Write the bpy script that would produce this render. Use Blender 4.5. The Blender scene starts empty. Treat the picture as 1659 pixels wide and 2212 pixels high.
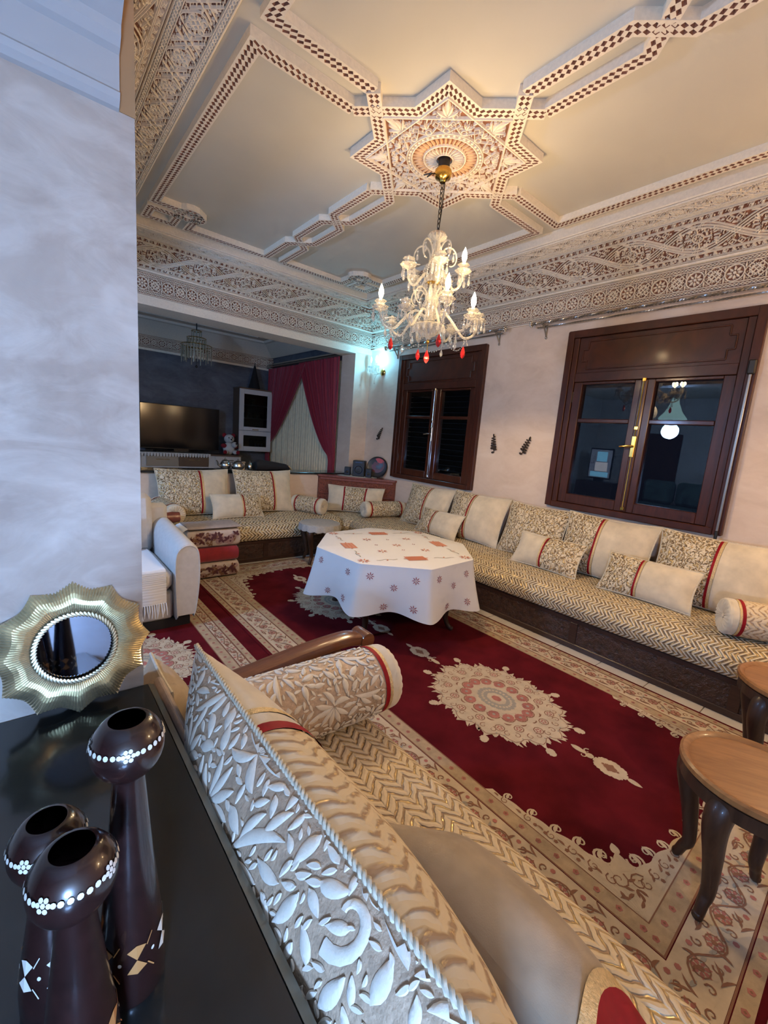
import bpy, math, random
import numpy as np
from mathutils import Vector, Matrix

random.seed(7); rng = np.random.default_rng(7)
SC = bpy.context.scene
COL = SC.collection
PI = math.pi

# ------------------------------------------------------------------ camera
yaw, pitch, roll = math.radians(40.219), math.radians(9.705), math.radians(4.625)
FWD = Vector((math.sin(yaw)*math.cos(pitch), math.cos(yaw)*math.cos(pitch), -math.sin(pitch)))
R0 = Vector((math.cos(yaw), -math.sin(yaw), 0)); U0 = R0.cross(FWD)
RR = R0*math.cos(roll)+U0*math.sin(roll); UU = -R0*math.sin(roll)+U0*math.cos(roll)
cam = bpy.data.objects.new('camera', bpy.data.cameras.new('camera'))
COL.objects.link(cam)
cam.data.sensor_fit = 'HORIZONTAL'; cam.data.sensor_width = 36.0; cam.data.lens = 929.48/1659*36
cam.data.clip_start = 0.02; cam.data.clip_end = 60
M = Matrix((RR, UU, -FWD)).transposed().to_4x4(); M.translation = Vector((0, 0, 1.5))
cam.matrix_world = M
SC.camera = cam

# ------------------------------------------------------------------ world (night) and exposure
w = bpy.data.worlds.new('night_sky'); SC.world = w; w.use_nodes = True
w.node_tree.nodes['Background'].inputs['Color'].default_value = (0.010, 0.014, 0.03, 1)
w.node_tree.nodes['Background'].inputs['Strength'].default_value = 0.25
vs = SC.view_settings
vs.view_transform = 'Standard'; vs.look = 'None'; vs.exposure = 0.3; vs.gamma = 1.0; vs.use_curve_mapping = False
SC.cycles.max_bounces = 6; SC.cycles.diffuse_bounces = 3; SC.cycles.glossy_bounces = 2
SC.cycles.use_adaptive_sampling = True; SC.cycles.adaptive_threshold = 0.08; SC.cycles.adaptive_min_samples = 10
SC.cycles.transmission_bounces = 3; SC.cycles.transparent_max_bounces = 6
SC.cycles.sample_clamp_indirect = 4.0; SC.cycles.caustics_reflective = False; SC.cycles.caustics_refractive = False
SC.cycles.use_denoising = True

WARM = (1.0, 0.70, 0.37); COOL = (0.29, 0.52, 1.0); CYAN = (0.17, 0.62, 1.0)
def point_light(name, loc, col, watts, r, parent=None):
    d = bpy.data.lights.new(name, 'POINT'); d.color = col; d.energy = watts; d.shadow_soft_size = r
    o = bpy.data.objects.new(name, d); COL.objects.link(o); o.location = loc; o.parent = parent
    return o
CHANDELIER_W = 14.0      # per lit candle bulb
HALL_LAMP_W = 100.0
SALON_LAMP_W = 175.0
SCONCE_W = 19.0
ADDED_DOWN_W = 46.0   # spot added at the chandelier, brightens the room below it
FILL_SCONCE_W = 35.0  # base power of the two added warm sconces

# ------------------------------------------------------------------ node materials
class NT:
    def __init__(s, name):
        s.m = bpy.data.materials.new(name); s.m.use_nodes = True
        s.t = s.m.node_tree; s.b = s.t.nodes['Principled BSDF']; s.L = s.t.links
    def node(s, typ, **kw):
        n = s.t.nodes.new(typ)
        for k, v in kw.items(): setattr(n, k, v)
        return n
    def put(s, sock, v):
        if isinstance(v, bpy.types.NodeSocket): s.L.new(v, sock)
        elif isinstance(v, (tuple, list)): sock.default_value = tuple(v)+((1,) if len(v) == 3 and sock.type == 'RGBA' else ())
        else: sock.default_value = v
    def mth(s, op, a, b=0.0, c=0.0):
        n = s.node('ShaderNodeMath', operation=op); s.put(n.inputs[0], a); s.put(n.inputs[1], b); s.put(n.inputs[2], c)
        return n.outputs[0]
    def coord(s, kind='Object'): return s.node('ShaderNodeTexCoord').outputs[kind]
    def world(s): return s.node('ShaderNodeNewGeometry').outputs['Position']
    def uv(s):
        n = s.node('ShaderNodeUVMap'); n.uv_map = 'UVMap'
        x = s.node('ShaderNodeSeparateXYZ'); s.L.new(n.outputs[0], x.inputs[0]); return n.outputs[0], x.outputs[0], x.outputs[1]
    def noise(s, vec, scale, detail=3.0, rough=0.55, dist=0.0):
        n = s.node('ShaderNodeTexNoise'); s.put(n.inputs['Vector'], vec); s.put(n.inputs['Scale'], scale)
        s.put(n.inputs['Detail'], detail); s.put(n.inputs['Roughness'], rough); s.put(n.inputs['Distortion'], dist)
        return n.outputs['Fac']
    def scalev(s, vec, sc):
        n = s.node('ShaderNodeVectorMath', operation='MULTIPLY'); s.put(n.inputs[0], vec); n.inputs[1].default_value = sc; return n.outputs[0]
    def ramp(s, fac, stops):
        n = s.node('ShaderNodeValToRGB'); s.put(n.inputs[0], fac); e = n.color_ramp.elements
        while len(e) < len(stops): e.new(0.5)
        for i, (p, c) in enumerate(stops): e[i].position = p; e[i].color = tuple(c)+(1,) if len(c) == 3 else c
        return n.outputs[0]
    def mix(s, fac, a, b):
        n = s.node('ShaderNodeMix', data_type='RGBA'); s.put(n.inputs[0], fac); s.put(n.inputs[6], a); s.put(n.inputs[7], b); return n.outputs[2]
    def bump(s, h, strength=0.3, dist=0.01):
        n = s.node('ShaderNodeBump'); s.put(n.inputs['Height'], h); n.inputs['Strength'].default_value = strength; n.inputs['Distance'].default_value = dist
        s.L.new(n.outputs[0], s.b.inputs['Normal'])
    def set(s, **kw):
        for k, v in kw.items(): s.put(s.b.inputs[k.replace('_', ' ')], v)
        return s

MAT = {}
def simple(name, col, rough=0.6, metal=0.0, var=0.0, vscale=20.0, bump=0.0, bscale=200.0, spec=0.5, coat=0.0, **kw):
    t = NT(name); c = t.coord()
    if var > 0:
        f = t.noise(c, vscale, 3)
        col2 = tuple(max(0, min(1, x*(1-var))) for x in col); col1 = tuple(min(1, x*(1+var)) for x in col)
        t.set(Base_Color=t.ramp(f, [(0.3, col2), (0.7, col1)]))
    else: t.set(Base_Color=col)
    t.set(Roughness=rough, Metallic=metal); t.b.inputs['Specular IOR Level'].default_value = spec
    t.b.inputs['Coat Weight'].default_value = coat; t.b.inputs['Coat Roughness'].default_value = 0.08
    if bump > 0: t.bump(t.noise(c, bscale, 2), bump, 0.004)
    for k, v in kw.items(): t.put(t.b.inputs[k.replace('_', ' ')], v)
    MAT[name] = t.m; return t.m

def plaster(name, c1, c2, c3, bump=0.12, rough=0.55):
    t = NT(name); p = t.world()
    st = t.scalev(p, (1.0, 1.0, 1.9))
    a = t.noise(st, 1.6, 5, 0.62, 0.9); b = t.noise(st, 6.0, 4, 0.6, 1.5)
    base = t.ramp(a, [(0.34, c1), (0.52, c2), (0.70, c3)])
    col = t.mix(t.ramp(b, [(0.42, (0, 0, 0)), (0.70, (0.45, 0.45, 0.45))]), base, c3)
    t.set(Base_Color=col, Roughness=rough); t.b.inputs['Specular IOR Level'].default_value = 0.3
    t.bump(t.noise(st, 14, 4, 0.6, 0.8), bump, 0.006); MAT[name] = t.m
plaster('wall_plaster', (0.66, 0.51, 0.385), (0.72, 0.565, 0.435), (0.78, 0.635, 0.505))
plaster('pier_plaster', (0.44, 0.36, 0.30), (0.55, 0.47, 0.40), (0.74, 0.68, 0.61), 0.22)
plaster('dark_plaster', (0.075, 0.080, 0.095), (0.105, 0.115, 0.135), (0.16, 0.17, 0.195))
plaster('salon_plaster', (0.50, 0.48, 0.44), (0.58, 0.56, 0.52), (0.66, 0.64, 0.60))
simple('ceiling_cream', (0.63, 0.575, 0.46), 0.8, var=0.03, vscale=2)
simple('moulding_white', (0.47, 0.46, 0.45), 0.7)
simple('stucco_cream', (0.85, 0.74, 0.58), 0.75, var=0.06, vscale=60, bump=0.15, bscale=300)
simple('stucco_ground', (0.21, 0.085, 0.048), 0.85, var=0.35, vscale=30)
simple('stucco_peach', (0.68, 0.44, 0.25), 0.8)
simple('orange_paint', (0.42, 0.245, 0.115), 0.75)
def wood(name, c1, c2, rough=0.3, coat=0.4, scale=(3, 40, 40), spec=0.5, bump=0.05):
    t = NT(name); c = t.scalev(t.coord(), scale)
    g = t.noise(c, 1.0, 5, 0.6, 1.2)
    t.set(Base_Color=t.ramp(g, [(0.35, c1), (0.65, c2)]), Roughness=rough)
    t.b.inputs['Coat Weight'].default_value = coat; t.b.inputs['Coat Roughness'].default_value = 0.12
    t.b.inputs['Specular IOR Level'].default_value = spec
    t.bump(t.noise(c, 2.0, 4), bump, 0.004); MAT[name] = t.m
wood('window_wood', (0.042, 0.0105, 0.005), (0.074, 0.019, 0.008), 0.36, 0.24, (30, 5, 5), bump=0.12, spec=0.3)
wood('window_wood_v', (0.042, 0.0105, 0.005), (0.074, 0.019, 0.008), 0.36, 0.24, (30, 30, 4), bump=0.12, spec=0.3)
wood('dark_wood', (0.026, 0.010, 0.006), (0.050, 0.020, 0.012), 0.42, 0.15, (6, 6, 30))
wood('red_wood', (0.16, 0.034, 0.016), (0.24, 0.058, 0.026), 0.34, 0.3, (20, 20, 20))
wood('arm_wood', (0.13, 0.045, 0.022), (0.20, 0.075, 0.036), 0.28, 0.5, (5, 60, 60))
wood('leg_wood', (0.030, 0.013, 0.007), (0.055, 0.025, 0.013), 0.42, 0.12, (30, 30, 4), spec=0.3)
wood('table_top_wood', (0.21, 0.082, 0.022), (0.30, 0.125, 0.036), 0.45, 0.15, (40, 5, 5))
def carved(name, c1, c2, rough=0.4, sc=26.0, st=0.9):
    t = NT(name); c = t.coord()
    v = t.node('ShaderNodeTexVoronoi', feature='SMOOTH_F1'); t.put(v.inputs['Vector'], c); v.inputs['Scale'].default_value = sc
    n = t.noise(c, sc*1.3, 2, 0.5, 2.5); h = t.mth('ADD', v.outputs[0], t.mth('MULTIPLY', n, 0.9))
    t.set(Base_Color=t.ramp(h, [(0.45, c1), (0.95, c2)]), Roughness=rough); t.b.inputs['Coat Weight'].default_value = 0.25
    t.bump(h, st, 0.012); MAT[name] = t.m
carved('carved_dark', (0.020, 0.008, 0.005), (0.055, 0.022, 0.013), 0.42)
carved('carved_red', (0.10, 0.022, 0.012), (0.24, 0.058, 0.028), 0.4, 40)
simple('velvet', (0.66, 0.555, 0.39), 0.85, var=0.14, vscale=9, bump=0.12, bscale=350, Sheen_Weight=0.5)
simple('velvet_taupe', (0.36, 0.275, 0.18), 0.9, var=0.22, vscale=8, bump=0.12, bscale=350, Sheen_Weight=0.15)
simple('red_band', (0.27, 0.004, 0.010), 0.6, var=0.12, vscale=30, spec=0.2)
simple('gold_trim', (0.62, 0.45, 0.22), 0.5, 0.3, var=0.25, vscale=150, bump=0.5, bscale=300)
simple('cord', (0.56, 0.49, 0.36), 0.6, var=0.15, vscale=100)
simple('damask_raised', (0.72, 0.64, 0.51), 0.7, var=0.05, vscale=40, bump=0.15, bscale=250, Sheen_Weight=0.3)
simple('damask_ground', (0.50, 0.355, 0.235), 0.5, 0.1, var=0.2, vscale=60, bump=0.5, bscale=160)
def zig(name, pu, pv, amp, base, groove, gold, wob=0.0, brk=0.0, bumpst=0.6, line=0.24, gsc=30.0, gth=0.47):
    """quilted zigzag brocade in UV metres: raised cream ribs, tan seams, metallic flecks"""
    t = NT(name); vec, u, v = t.uv()
    if wob > 0:
        n1 = t.mth('MULTIPLY', t.mth('SUBTRACT', t.noise(vec, 26, 2), 0.5), wob*pu*3)
        n2 = t.mth('MULTIPLY', t.mth('SUBTRACT', t.noise(t.scalev(vec, (1, 1.3, 1)), 21, 2), 0.5), wob*pv*4)
        u = t.mth('ADD', u, n1); v = t.mth('ADD', v, n2)
    fu = t.mth('FRACT', t.mth('DIVIDE', u, pu))
    tri = t.mth('ABSOLUTE', t.mth('SUBTRACT', fu, 0.5))
    ph = t.mth('FRACT', t.mth('ADD', t.mth('DIVIDE', v, pv), t.mth('MULTIPLY', tri, 2*amp)))
    d = t.mth('ABSOLUTE', t.mth('SUBTRACT', ph, 0.5))          # 0 at rib crest, .5 at seam
    lm = t.ramp(d, [(0.5-line, (0, 0, 0)), (0.5-line*0.35, (1, 1, 1))])
    if brk > 0:
        bm = t.ramp(t.noise(vec, 34, 1), [(brk-0.06, (0, 0, 0)), (brk+0.02, (1, 1, 1))])
        lm = t.mth('MULTIPLY', lm, bm)
    col = t.mix(lm, base, groove)
    gm = t.mth('MULTIPLY', lm, t.ramp(t.noise(vec, gsc, 3), [(gth, (0, 0, 0)), (gth+0.11, (1, 1, 1))]))
    col = t.mix(gm, col, gold)
    edge = t.ramp(t.mth('MINIMUM', tri, t.mth('SUBTRACT', 0.5, tri)), [(0.0, (0.55, 0.55, 0.55)), (0.07, (0, 0, 0))])
    h = t.mth('SUBTRACT', t.mth('SUBTRACT', 1.0, t.mth('MULTIPLY', lm, 0.8)), t.mth('MULTIPLY', edge, 0.6))
    h = t.mth('ADD', h, t.mth('MULTIPLY', t.mth('SUBTRACT', 0.5, d), 1.0))
    t.set(Base_Color=col, Roughness=t.mth('SUBTRACT', 0.72, t.mth('MULTIPLY', gm, 0.42)), Metallic=t.mth('MULTIPLY', gm, 0.7))
    t.bump(h, bumpst, 0.008); MAT[name] = t.m
CREAM = (0.80, 0.665, 0.455); SEAM = (0.30, 0.19, 0.10); GOLD = (0.80, 0.58, 0.27)
zig('chevron', 0.085, 0.030, 1.3, CREAM, (0.20, 0.125, 0.065), GOLD, line=0.36, bumpst=0.9)
zig('chevron_far', 0.105, 0.040, 1.2, CREAM, (0.17, 0.105, 0.05), GOLD, line=0.38, bumpst=0.9)
zig('chevron_near', 0.088, 0.034, 1.25, (0.66, 0.53, 0.355), (0.38, 0.25, 0.15), GOLD, wob=0.10, bumpst=0.85, line=0.20)
zig('crackle', 0.070, 0.036, 0.9, CREAM, (0.22, 0.135, 0.06), GOLD, wob=0.6, brk=0.38, line=0.30, bumpst=0.9)
zig('crackle_near', 0.085, 0.036, 1.2, (0.66, 0.53, 0.35), (0.38, 0.25, 0.15), GOLD, wob=0.14, brk=0.42, bumpst=0.45, line=0.24, gsc=70, gth=0.55)
simple('black_lacquer', (0.012, 0.014, 0.014), 0.16, var=0.3, vscale=8, bump=0.02, bscale=15, coat=0.3)
simple('edge_highlight', (0.16, 0.145, 0.11), 0.28, 0.5)  # metallic bevel, its highlight put into a lighter colour
simple('holder_wood', (0.018, 0.006, 0.005), 0.27, var=0.3, vscale=40, coat=0.5)
simple('holder_inside', (0.012, 0.006, 0.005), 0.35)
simple('bone', (0.62, 0.58, 0.50), 0.45)
simple('amber_inlay', (0.42, 0.19, 0.06), 0.45)
simple('gold_frame', (0.72, 0.65, 0.46), 0.25, 0.9, var=0.1, vscale=30)
simple('mirror_glass', (0.22, 0.27, 0.38), 0.03, 1.0)
simple('brass', (0.66, 0.42, 0.10), 0.18, 1.0)
simple('old_silver', (0.55, 0.52, 0.47), 0.25, 1.0)
simple('iron', (0.05, 0.045, 0.04), 0.4, 0.8)
simple('rod_steel', (0.36, 0.33, 0.29), 0.3, 0.9)
simple('white_cloth', (0.68, 0.67, 0.66), 0.85, bump=0.12, bscale=400)
simple('coral_thread', (0.60, 0.20, 0.10), 0.8); simple('maroon_thread', (0.30, 0.05, 0.05), 0.8); simple('green_thread', (0.24, 0.20, 0.12), 0.8)
simple('rug_red', (0.095, 0.0065, 0.0105), 1.0, var=0.28, vscale=5, bump=0.5, bscale=500, spec=0.08)
simple('rug_deep', (0.10, 0.009, 0.012), 0.95, var=0.2, vscale=8)
simple('rug_beige', (0.40, 0.29, 0.175), 0.95, var=0.16, vscale=26, bump=0.4, bscale=500)
simple('rug_ivory', (0.50, 0.395, 0.27), 0.95, var=0.10, vscale=20)
simple('rug_brown', (0.22, 0.10, 0.055), 0.95); simple('rug_rose', (0.36, 0.13, 0.10), 0.95, var=0.2, vscale=30); simple('rug_grey', (0.30, 0.27, 0.22), 0.95)
simple('tile_white', (0.62, 0.565, 0.50), 0.3, var=0.05, vscale=6); simple('grout', (0.22, 0.19, 0.16), 0.9)
simple('armchair_fabric', (0.58, 0.555, 0.53), 0.9, var=0.05, vscale=30, bump=0.2, bscale=400)
simple('armchair_base', (0.015, 0.012, 0.012), 0.8)
simple('throw_white', (0.80, 0.79, 0.78), 0.9)
simple('blanket_red', (0.26, 0.010, 0.016), 0.85, var=0.15, vscale=20, Sheen_Weight=0.5)
simple('blanket_floral', (0.54, 0.44, 0.37), 0.9, var=0.12, vscale=16, bump=0.2, bscale=200)
simple('blanket_taupe', (0.40, 0.32, 0.27), 0.9, var=0.1, vscale=30, bump=0.2, bscale=300)
simple('plum_print', (0.085, 0.022, 0.025), 0.9); simple('brown_print', (0.20, 0.095, 0.045), 0.9); simple('pink_print', (0.36, 0.20, 0.17), 0.9)
simple('curtain_red', (0.30, 0.008, 0.025), 0.6, Sheen_Weight=0.4); simple('curtain_sheer', (0.94, 0.76, 0.48), 0.8, var=0.08, vscale=12)
simple('tv_black', (0.006, 0.006, 0.007), 0.12); simple('tv_bezel', (0.01, 0.01, 0.011), 0.3)
simple('cabinet_white', (0.60, 0.585, 0.56), 0.45); simple('cabinet_brown', (0.13, 0.075, 0.045), 0.5); simple('cabinet_beige', (0.38, 0.31, 0.23), 0.5)
simple('plush_white', (0.62, 0.60, 0.56), 0.95, bump=0.6, bscale=120); simple('plush_red', (0.24, 0.01, 0.02), 0.95, bump=0.6, bscale=120); simple('plush_black', (0.012, 0.012, 0.012), 0.9)
simple('speaker_black', (0.012, 0.013, 0.014), 0.35); simple('speaker_blue', (0.06, 0.10, 0.20), 0.3, 0.5)
simple('plate_black', (0.008, 0.007, 0.007), 0.35)
simple('plate_red', (0.40, 0.02, 0.012), 0.4); simple('plate_dark_red', (0.10, 0.008, 0.008), 0.4)
simple('black_cloth', (0.012, 0.010, 0.010), 0.9); simple('sprig_brown', (0.035, 0.020, 0.012), 0.6, 0.3)
simple('slat_dark', (0.009, 0.010, 0.011), 0.5); simple('doily', (0.70, 0.66, 0.60), 0.9)
simple('green_fabric', (0.10, 0.16, 0.14), 0.85, var=0.4, vscale=8); simple('lace', (0.42, 0.40, 0.37), 0.9, var=0.1, vscale=50)
simple('ceramic_brown', (0.10, 0.06, 0.04), 0.4); simple('smoked_crystal', (0.34, 0.31, 0.22), 0.25, 0.0, coat=0.5)
def glass(name, col, rough=0.0, ior=1.5, trans=1.0, clear=0.0, **kw):
    t = NT(name); t.set(Base_Color=col, Roughness=rough, IOR=ior); t.b.inputs['Transmission Weight'].default_value = trans
    for k, v in kw.items(): t.put(t.b.inputs[k.replace('_', ' ')], v)
    if clear > 0:      # thin cut glass lets part of the light straight through
        tr = t.node('ShaderNodeBsdfTransparent'); mx = t.node('ShaderNodeMixShader'); mx.inputs[0].default_value = clear; out = t.t.nodes['Material Output']
        t.L.new(t.b.outputs[0], mx.inputs[1]); t.L.new(tr.outputs[0], mx.inputs[2]); t.L.new(mx.outputs[0], out.inputs['Surface'])
    MAT[name] = t.m
glass('window_glass', (0.93, 0.96, 0.97), 0.0, 1.52)
glass('cabinet_glass', (0.85, 0.85, 0.82), 0.02, 1.3)
glass('crystal', (1.0, 0.93, 0.78), 0.06, 1.5, 0.62, clear=0.45, Coat_Weight=0.6)
glass('crystal_clear', (0.95, 0.93, 0.90), 0.03, 1.5, 0.75, clear=0.45, Coat_Weight=0.5)
glass('crystal_red', (0.75, 0.02, 0.02), 0.08, 1.5, 0.35, Coat_Weight=0.6)
def glow(name, col, st, base=(0.8, 0.8, 0.8)):
    t = NT(name); t.set(Base_Color=base, Emission_Color=col, Emission_Strength=st); t.m.cycles.emission_sampling = 'NONE'; MAT[name] = t.m
glow('bulb_lit', (1.0, 0.80, 0.50), 22); glow('bulb_cyan', (0.45, 0.86, 1.0), 9); glow('shade_cool', (0.55, 0.85, 1.0), 5.0); glow('crystal_cool', (0.45, 0.85, 0.85), 1.6)
glow('screen_blue', (0.15, 0.55, 0.85), 2.2); glow('screen_pale', (0.75, 0.72, 0.75), 1.6); glow('screen_dark', (0.10, 0.10, 0.16), 0.8)
simple('bulb_off', (0.75, 0.74, 0.70), 0.15)

# ------------------------------------------------------------------ mesh builder
class MB:
    def __init__(s): s.v = []; s.f = []; s.mi = []; s.uv = {}; s.cur = 0
    def add(s, vs, fs, uvs=None):
        o = len(s.v); s.v.extend([tuple(map(float, p)) for p in vs])
        for f in fs: s.f.append(tuple(i+o for i in f)); s.mi.append(s.cur)
        if uvs is not None:
            for i, q in enumerate(uvs): s.uv[o+i] = q
        return s
    def box(s, x0, x1, y0, y1, z0, z1, ch=0.0, mat=None):
        """chamfered box; mat = optional 4x4"""
        lo = (min(x0, x1), min(y0, y1), min(z0, z1)); hi = (max(x0, x1), max(y0, y1), max(z0, z1))
        c = [(lo[i]+hi[i])/2 for i in range(3)]; ch = min(ch, *(0.45*(hi[i]-lo[i]) for i in range(3)))
        V = []; F = []
        cs = [(a, b, d) for a in (0, 1) for b in (0, 1) for d in (0, 1)]
        if ch <= 0:
            V = [tuple((lo, hi)[k[i]][i] for i in range(3)) for k in cs]
            F = [(0, 1, 3, 2), (4, 6, 7, 5), (0, 4, 5, 1), (2, 3, 7, 6), (0, 2, 6, 4), (1, 5, 7, 3)]
        else:
            idx = {}
            for k in cs:
                for ax in range(3):
                    idx[k, ax] = len(V)
                    V.append(tuple((lo, hi)[k[i]][i] if i == ax else (lo[i]+ch if k[i] == 0 else hi[i]-ch) for i in range(3)))
            def C(**kw): return tuple(kw['xyz'[i]] for i in range(3))
            for ax in range(3):
                b, d = [i for i in range(3) if i != ax]
                for sd in (0, 1):
                    q = []
                    for (p, r) in ((0, 0), (1, 0), (1, 1), (0, 1)):
                        k = [0, 0, 0]; k[ax] = sd; k[b] = p; k[d] = r; q.append(idx[tuple(k), ax])
                    F.append(tuple(q))
                for p in (0, 1):
                    for r in (0, 1):
                        k0 = [0, 0, 0]; k0[b] = p; k0[d] = r; k1 = list(k0); k1[ax] = 1; k0 = tuple(k0); k1 = tuple(k1)
                        F.append((idx[k0, b], idx[k1, b], idx[k1, d], idx[k0, d]))
            for k in cs: F.append((idx[k, 0], idx[k, 1], idx[k, 2]))
        cv = Vector(c); F2 = []
        for f in F:
            p = [Vector(V[i]) for i in f]; n = (p[1]-p[0]).cross(p[2]-p[0]); m = sum(p, Vector())/len(p)-cv
            F2.append(f if n.dot(m) >= 0 else f[::-1])
        if mat is not None: V = [tuple(mat @ Vector(p)) for p in V]
        return s.add(V, F2)
    def grid(s, P, cu=False, cv=False, uv=None, flip=False):
        """P: array (nu,nv,3)"""
        nu, nv = P.shape[:2]; F = []
        for i in range(nu if cu else nu-1):
            i2 = (i+1) % nu
            for j in range(nv if cv else nv-1):
                j2 = (j+1) % nv; q = (i*nv+j, i2*nv+j, i2*nv+j2, i*nv+j2); F.append(q[::-1] if flip else q)
        return s.add(P.reshape(-1, 3).tolist(), F, None if uv is None else uv.reshape(-1, 2).tolist())
    def lathe(s, prof, n=20, c=(0, 0, 0), mat=None, rmod=None):
        """prof: [(r,z)...] bottom to top about z through c"""
        V = []
        for k, (r, z) in enumerate(prof):
            for i in range(n):
                a = 2*PI*i/n; rr = r*(rmod(a, k) if rmod else 1.0); V.append(Vector((rr*math.cos(a), rr*math.sin(a), z)))
        V = [mat @ p for p in V] if mat is not None else V
        V = [(p[0]+c[0], p[1]+c[1], p[2]+c[2]) for p in V]; F = []
        for k in range(len(prof)-1):
            for i in range(n):
                j = (i+1) % n; F.append((k*n+i, k*n+j, (k+1)*n+j, (k+1)*n+i))
        if prof[0][0] > 1e-6: F.append(tuple(range(n))[::-1])
        if prof[-1][0] > 1e-6: F.append(tuple(range((len(prof)-1)*n, len(prof)*n)))
        return s.add(V, F)
    def tube(s, pts, r, n=8, closed=False, cap=True):
        pts = [Vector(p) for p in pts]; m = len(pts); rs = r if isinstance(r, (list, tuple)) else [r]*m
        V = []; F = []; up = None
        for i, p in enumerate(pts):
            a = pts[(i-1) % m] if (closed or i > 0) else p; b = pts[(i+1) % m] if (closed or i < m-1) else p
            t = (b-a); t = t.normalized() if t.length > 1e-9 else Vector((0, 0, 1))
            if up is None:
                up = Vector((0, 0, 1)) if abs(t.z) < 0.9 else Vector((1, 0, 0))
            x = up-t*up.dot(t)
            x = x.normalized() if x.length > 1e-6 else t.orthogonal().normalized()
            up = x; y = t.cross(x)
            for k in range(n):
                an = 2*PI*k/n; V.append(p+(x*math.cos(an)+y*math.sin(an))*rs[i])
        for i in range(m if closed else m-1):
            i2 = (i+1) % m
            for k in range(n): F.append((i*n+k, i*n+(k+1) % n, i2*n+(k+1) % n, i2*n+k))
        if cap and not closed: F.append(tuple(range(n))[::-1]); F.append(tuple(range((m-1)*n, m*n)))
        return s.add(V, F)
    def ball(s, c, r, n=10, m=7, sq=(1, 1, 1)):
        return s.lathe([(max(1e-7, r*math.sin(PI*k/m)), -r*math.cos(PI*k/m)) for k in range(m+1)], n, (0, 0, 0),
                       Matrix.Translation(Vector(c)) @ Matrix.Diagonal((sq[0], sq[1], sq[2], 1)))
    def build(s, name, mat, parent=None, smooth=True, loc=None, rot=None, angle=40):
        me = bpy.data.meshes.new(name); me.from_pydata(s.v, [], s.f)
        mats = mat if isinstance(mat, (list, tuple)) else [mat]
        for q in mats: me.materials.append(MAT[q])
        if len(mats) > 1: me.polygons.foreach_set('material_index', s.mi)
        if s.uv:
            L = me.uv_layers.new(name='UVMap'); li = np.empty(len(me.loops), dtype=np.int32); me.loops.foreach_get('vertex_index', li)
            arr = np.zeros((len(s.v), 2)); ks = np.fromiter(s.uv.keys(), int); arr[ks] = np.array(list(s.uv.values())); L.data.foreach_set('uv', arr[li].ravel())
        me.validate(); me.update()
        if smooth:
            me.polygons.foreach_set('use_smooth', [True]*len(me.polygons))
            try: me.set_sharp_from_angle(angle=math.radians(angle))
            except Exception: pass
        o = bpy.data.objects.new(name, me); COL.objects.link(o)
        if parent is not None: o.parent = parent
        if loc is not None: o.location = loc
        if rot is not None: o.rotation_euler = rot
        return o

def thing(name, label, cat, loc=(0, 0, 0), rz=0.0, group=None):
    o = bpy.data.objects.new(name, None); COL.objects.link(o); o.location = loc; o.rotation_euler = (0, 0, rz)
    o.empty_display_size = 0.1; return tag(o, label, cat, group)
def tag(o, label=None, cat=None, group=None, kind=None):
    for k, v in (('label', label), ('category', cat), ('group', group), ('kind', kind)):
        if v: o[k] = v
    return o
def struct(o, label=None): return tag(o, label, None, None, 'structure')
def link_copy(o, parent=None, loc=None, rot=None):
    c = o.copy(); COL.objects.link(c); c.parent = parent
    if loc is not None: c.location = loc
    if rot is not None: c.rotation_euler = rot
    return c
def reparent(o, par):
    o.parent = par; o.matrix_parent_inverse = Matrix.LocRotScale(par.location, par.rotation_euler, None).inverted()
    for k in ('category', 'group'):
        if k in o: del o[k]
    return o
def copy_tree(o, parent=None):
    kids = list(o.children); c = o.copy(); COL.objects.link(c); c.parent = parent
    for k in kids: copy_tree(k, c)
    return c

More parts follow.
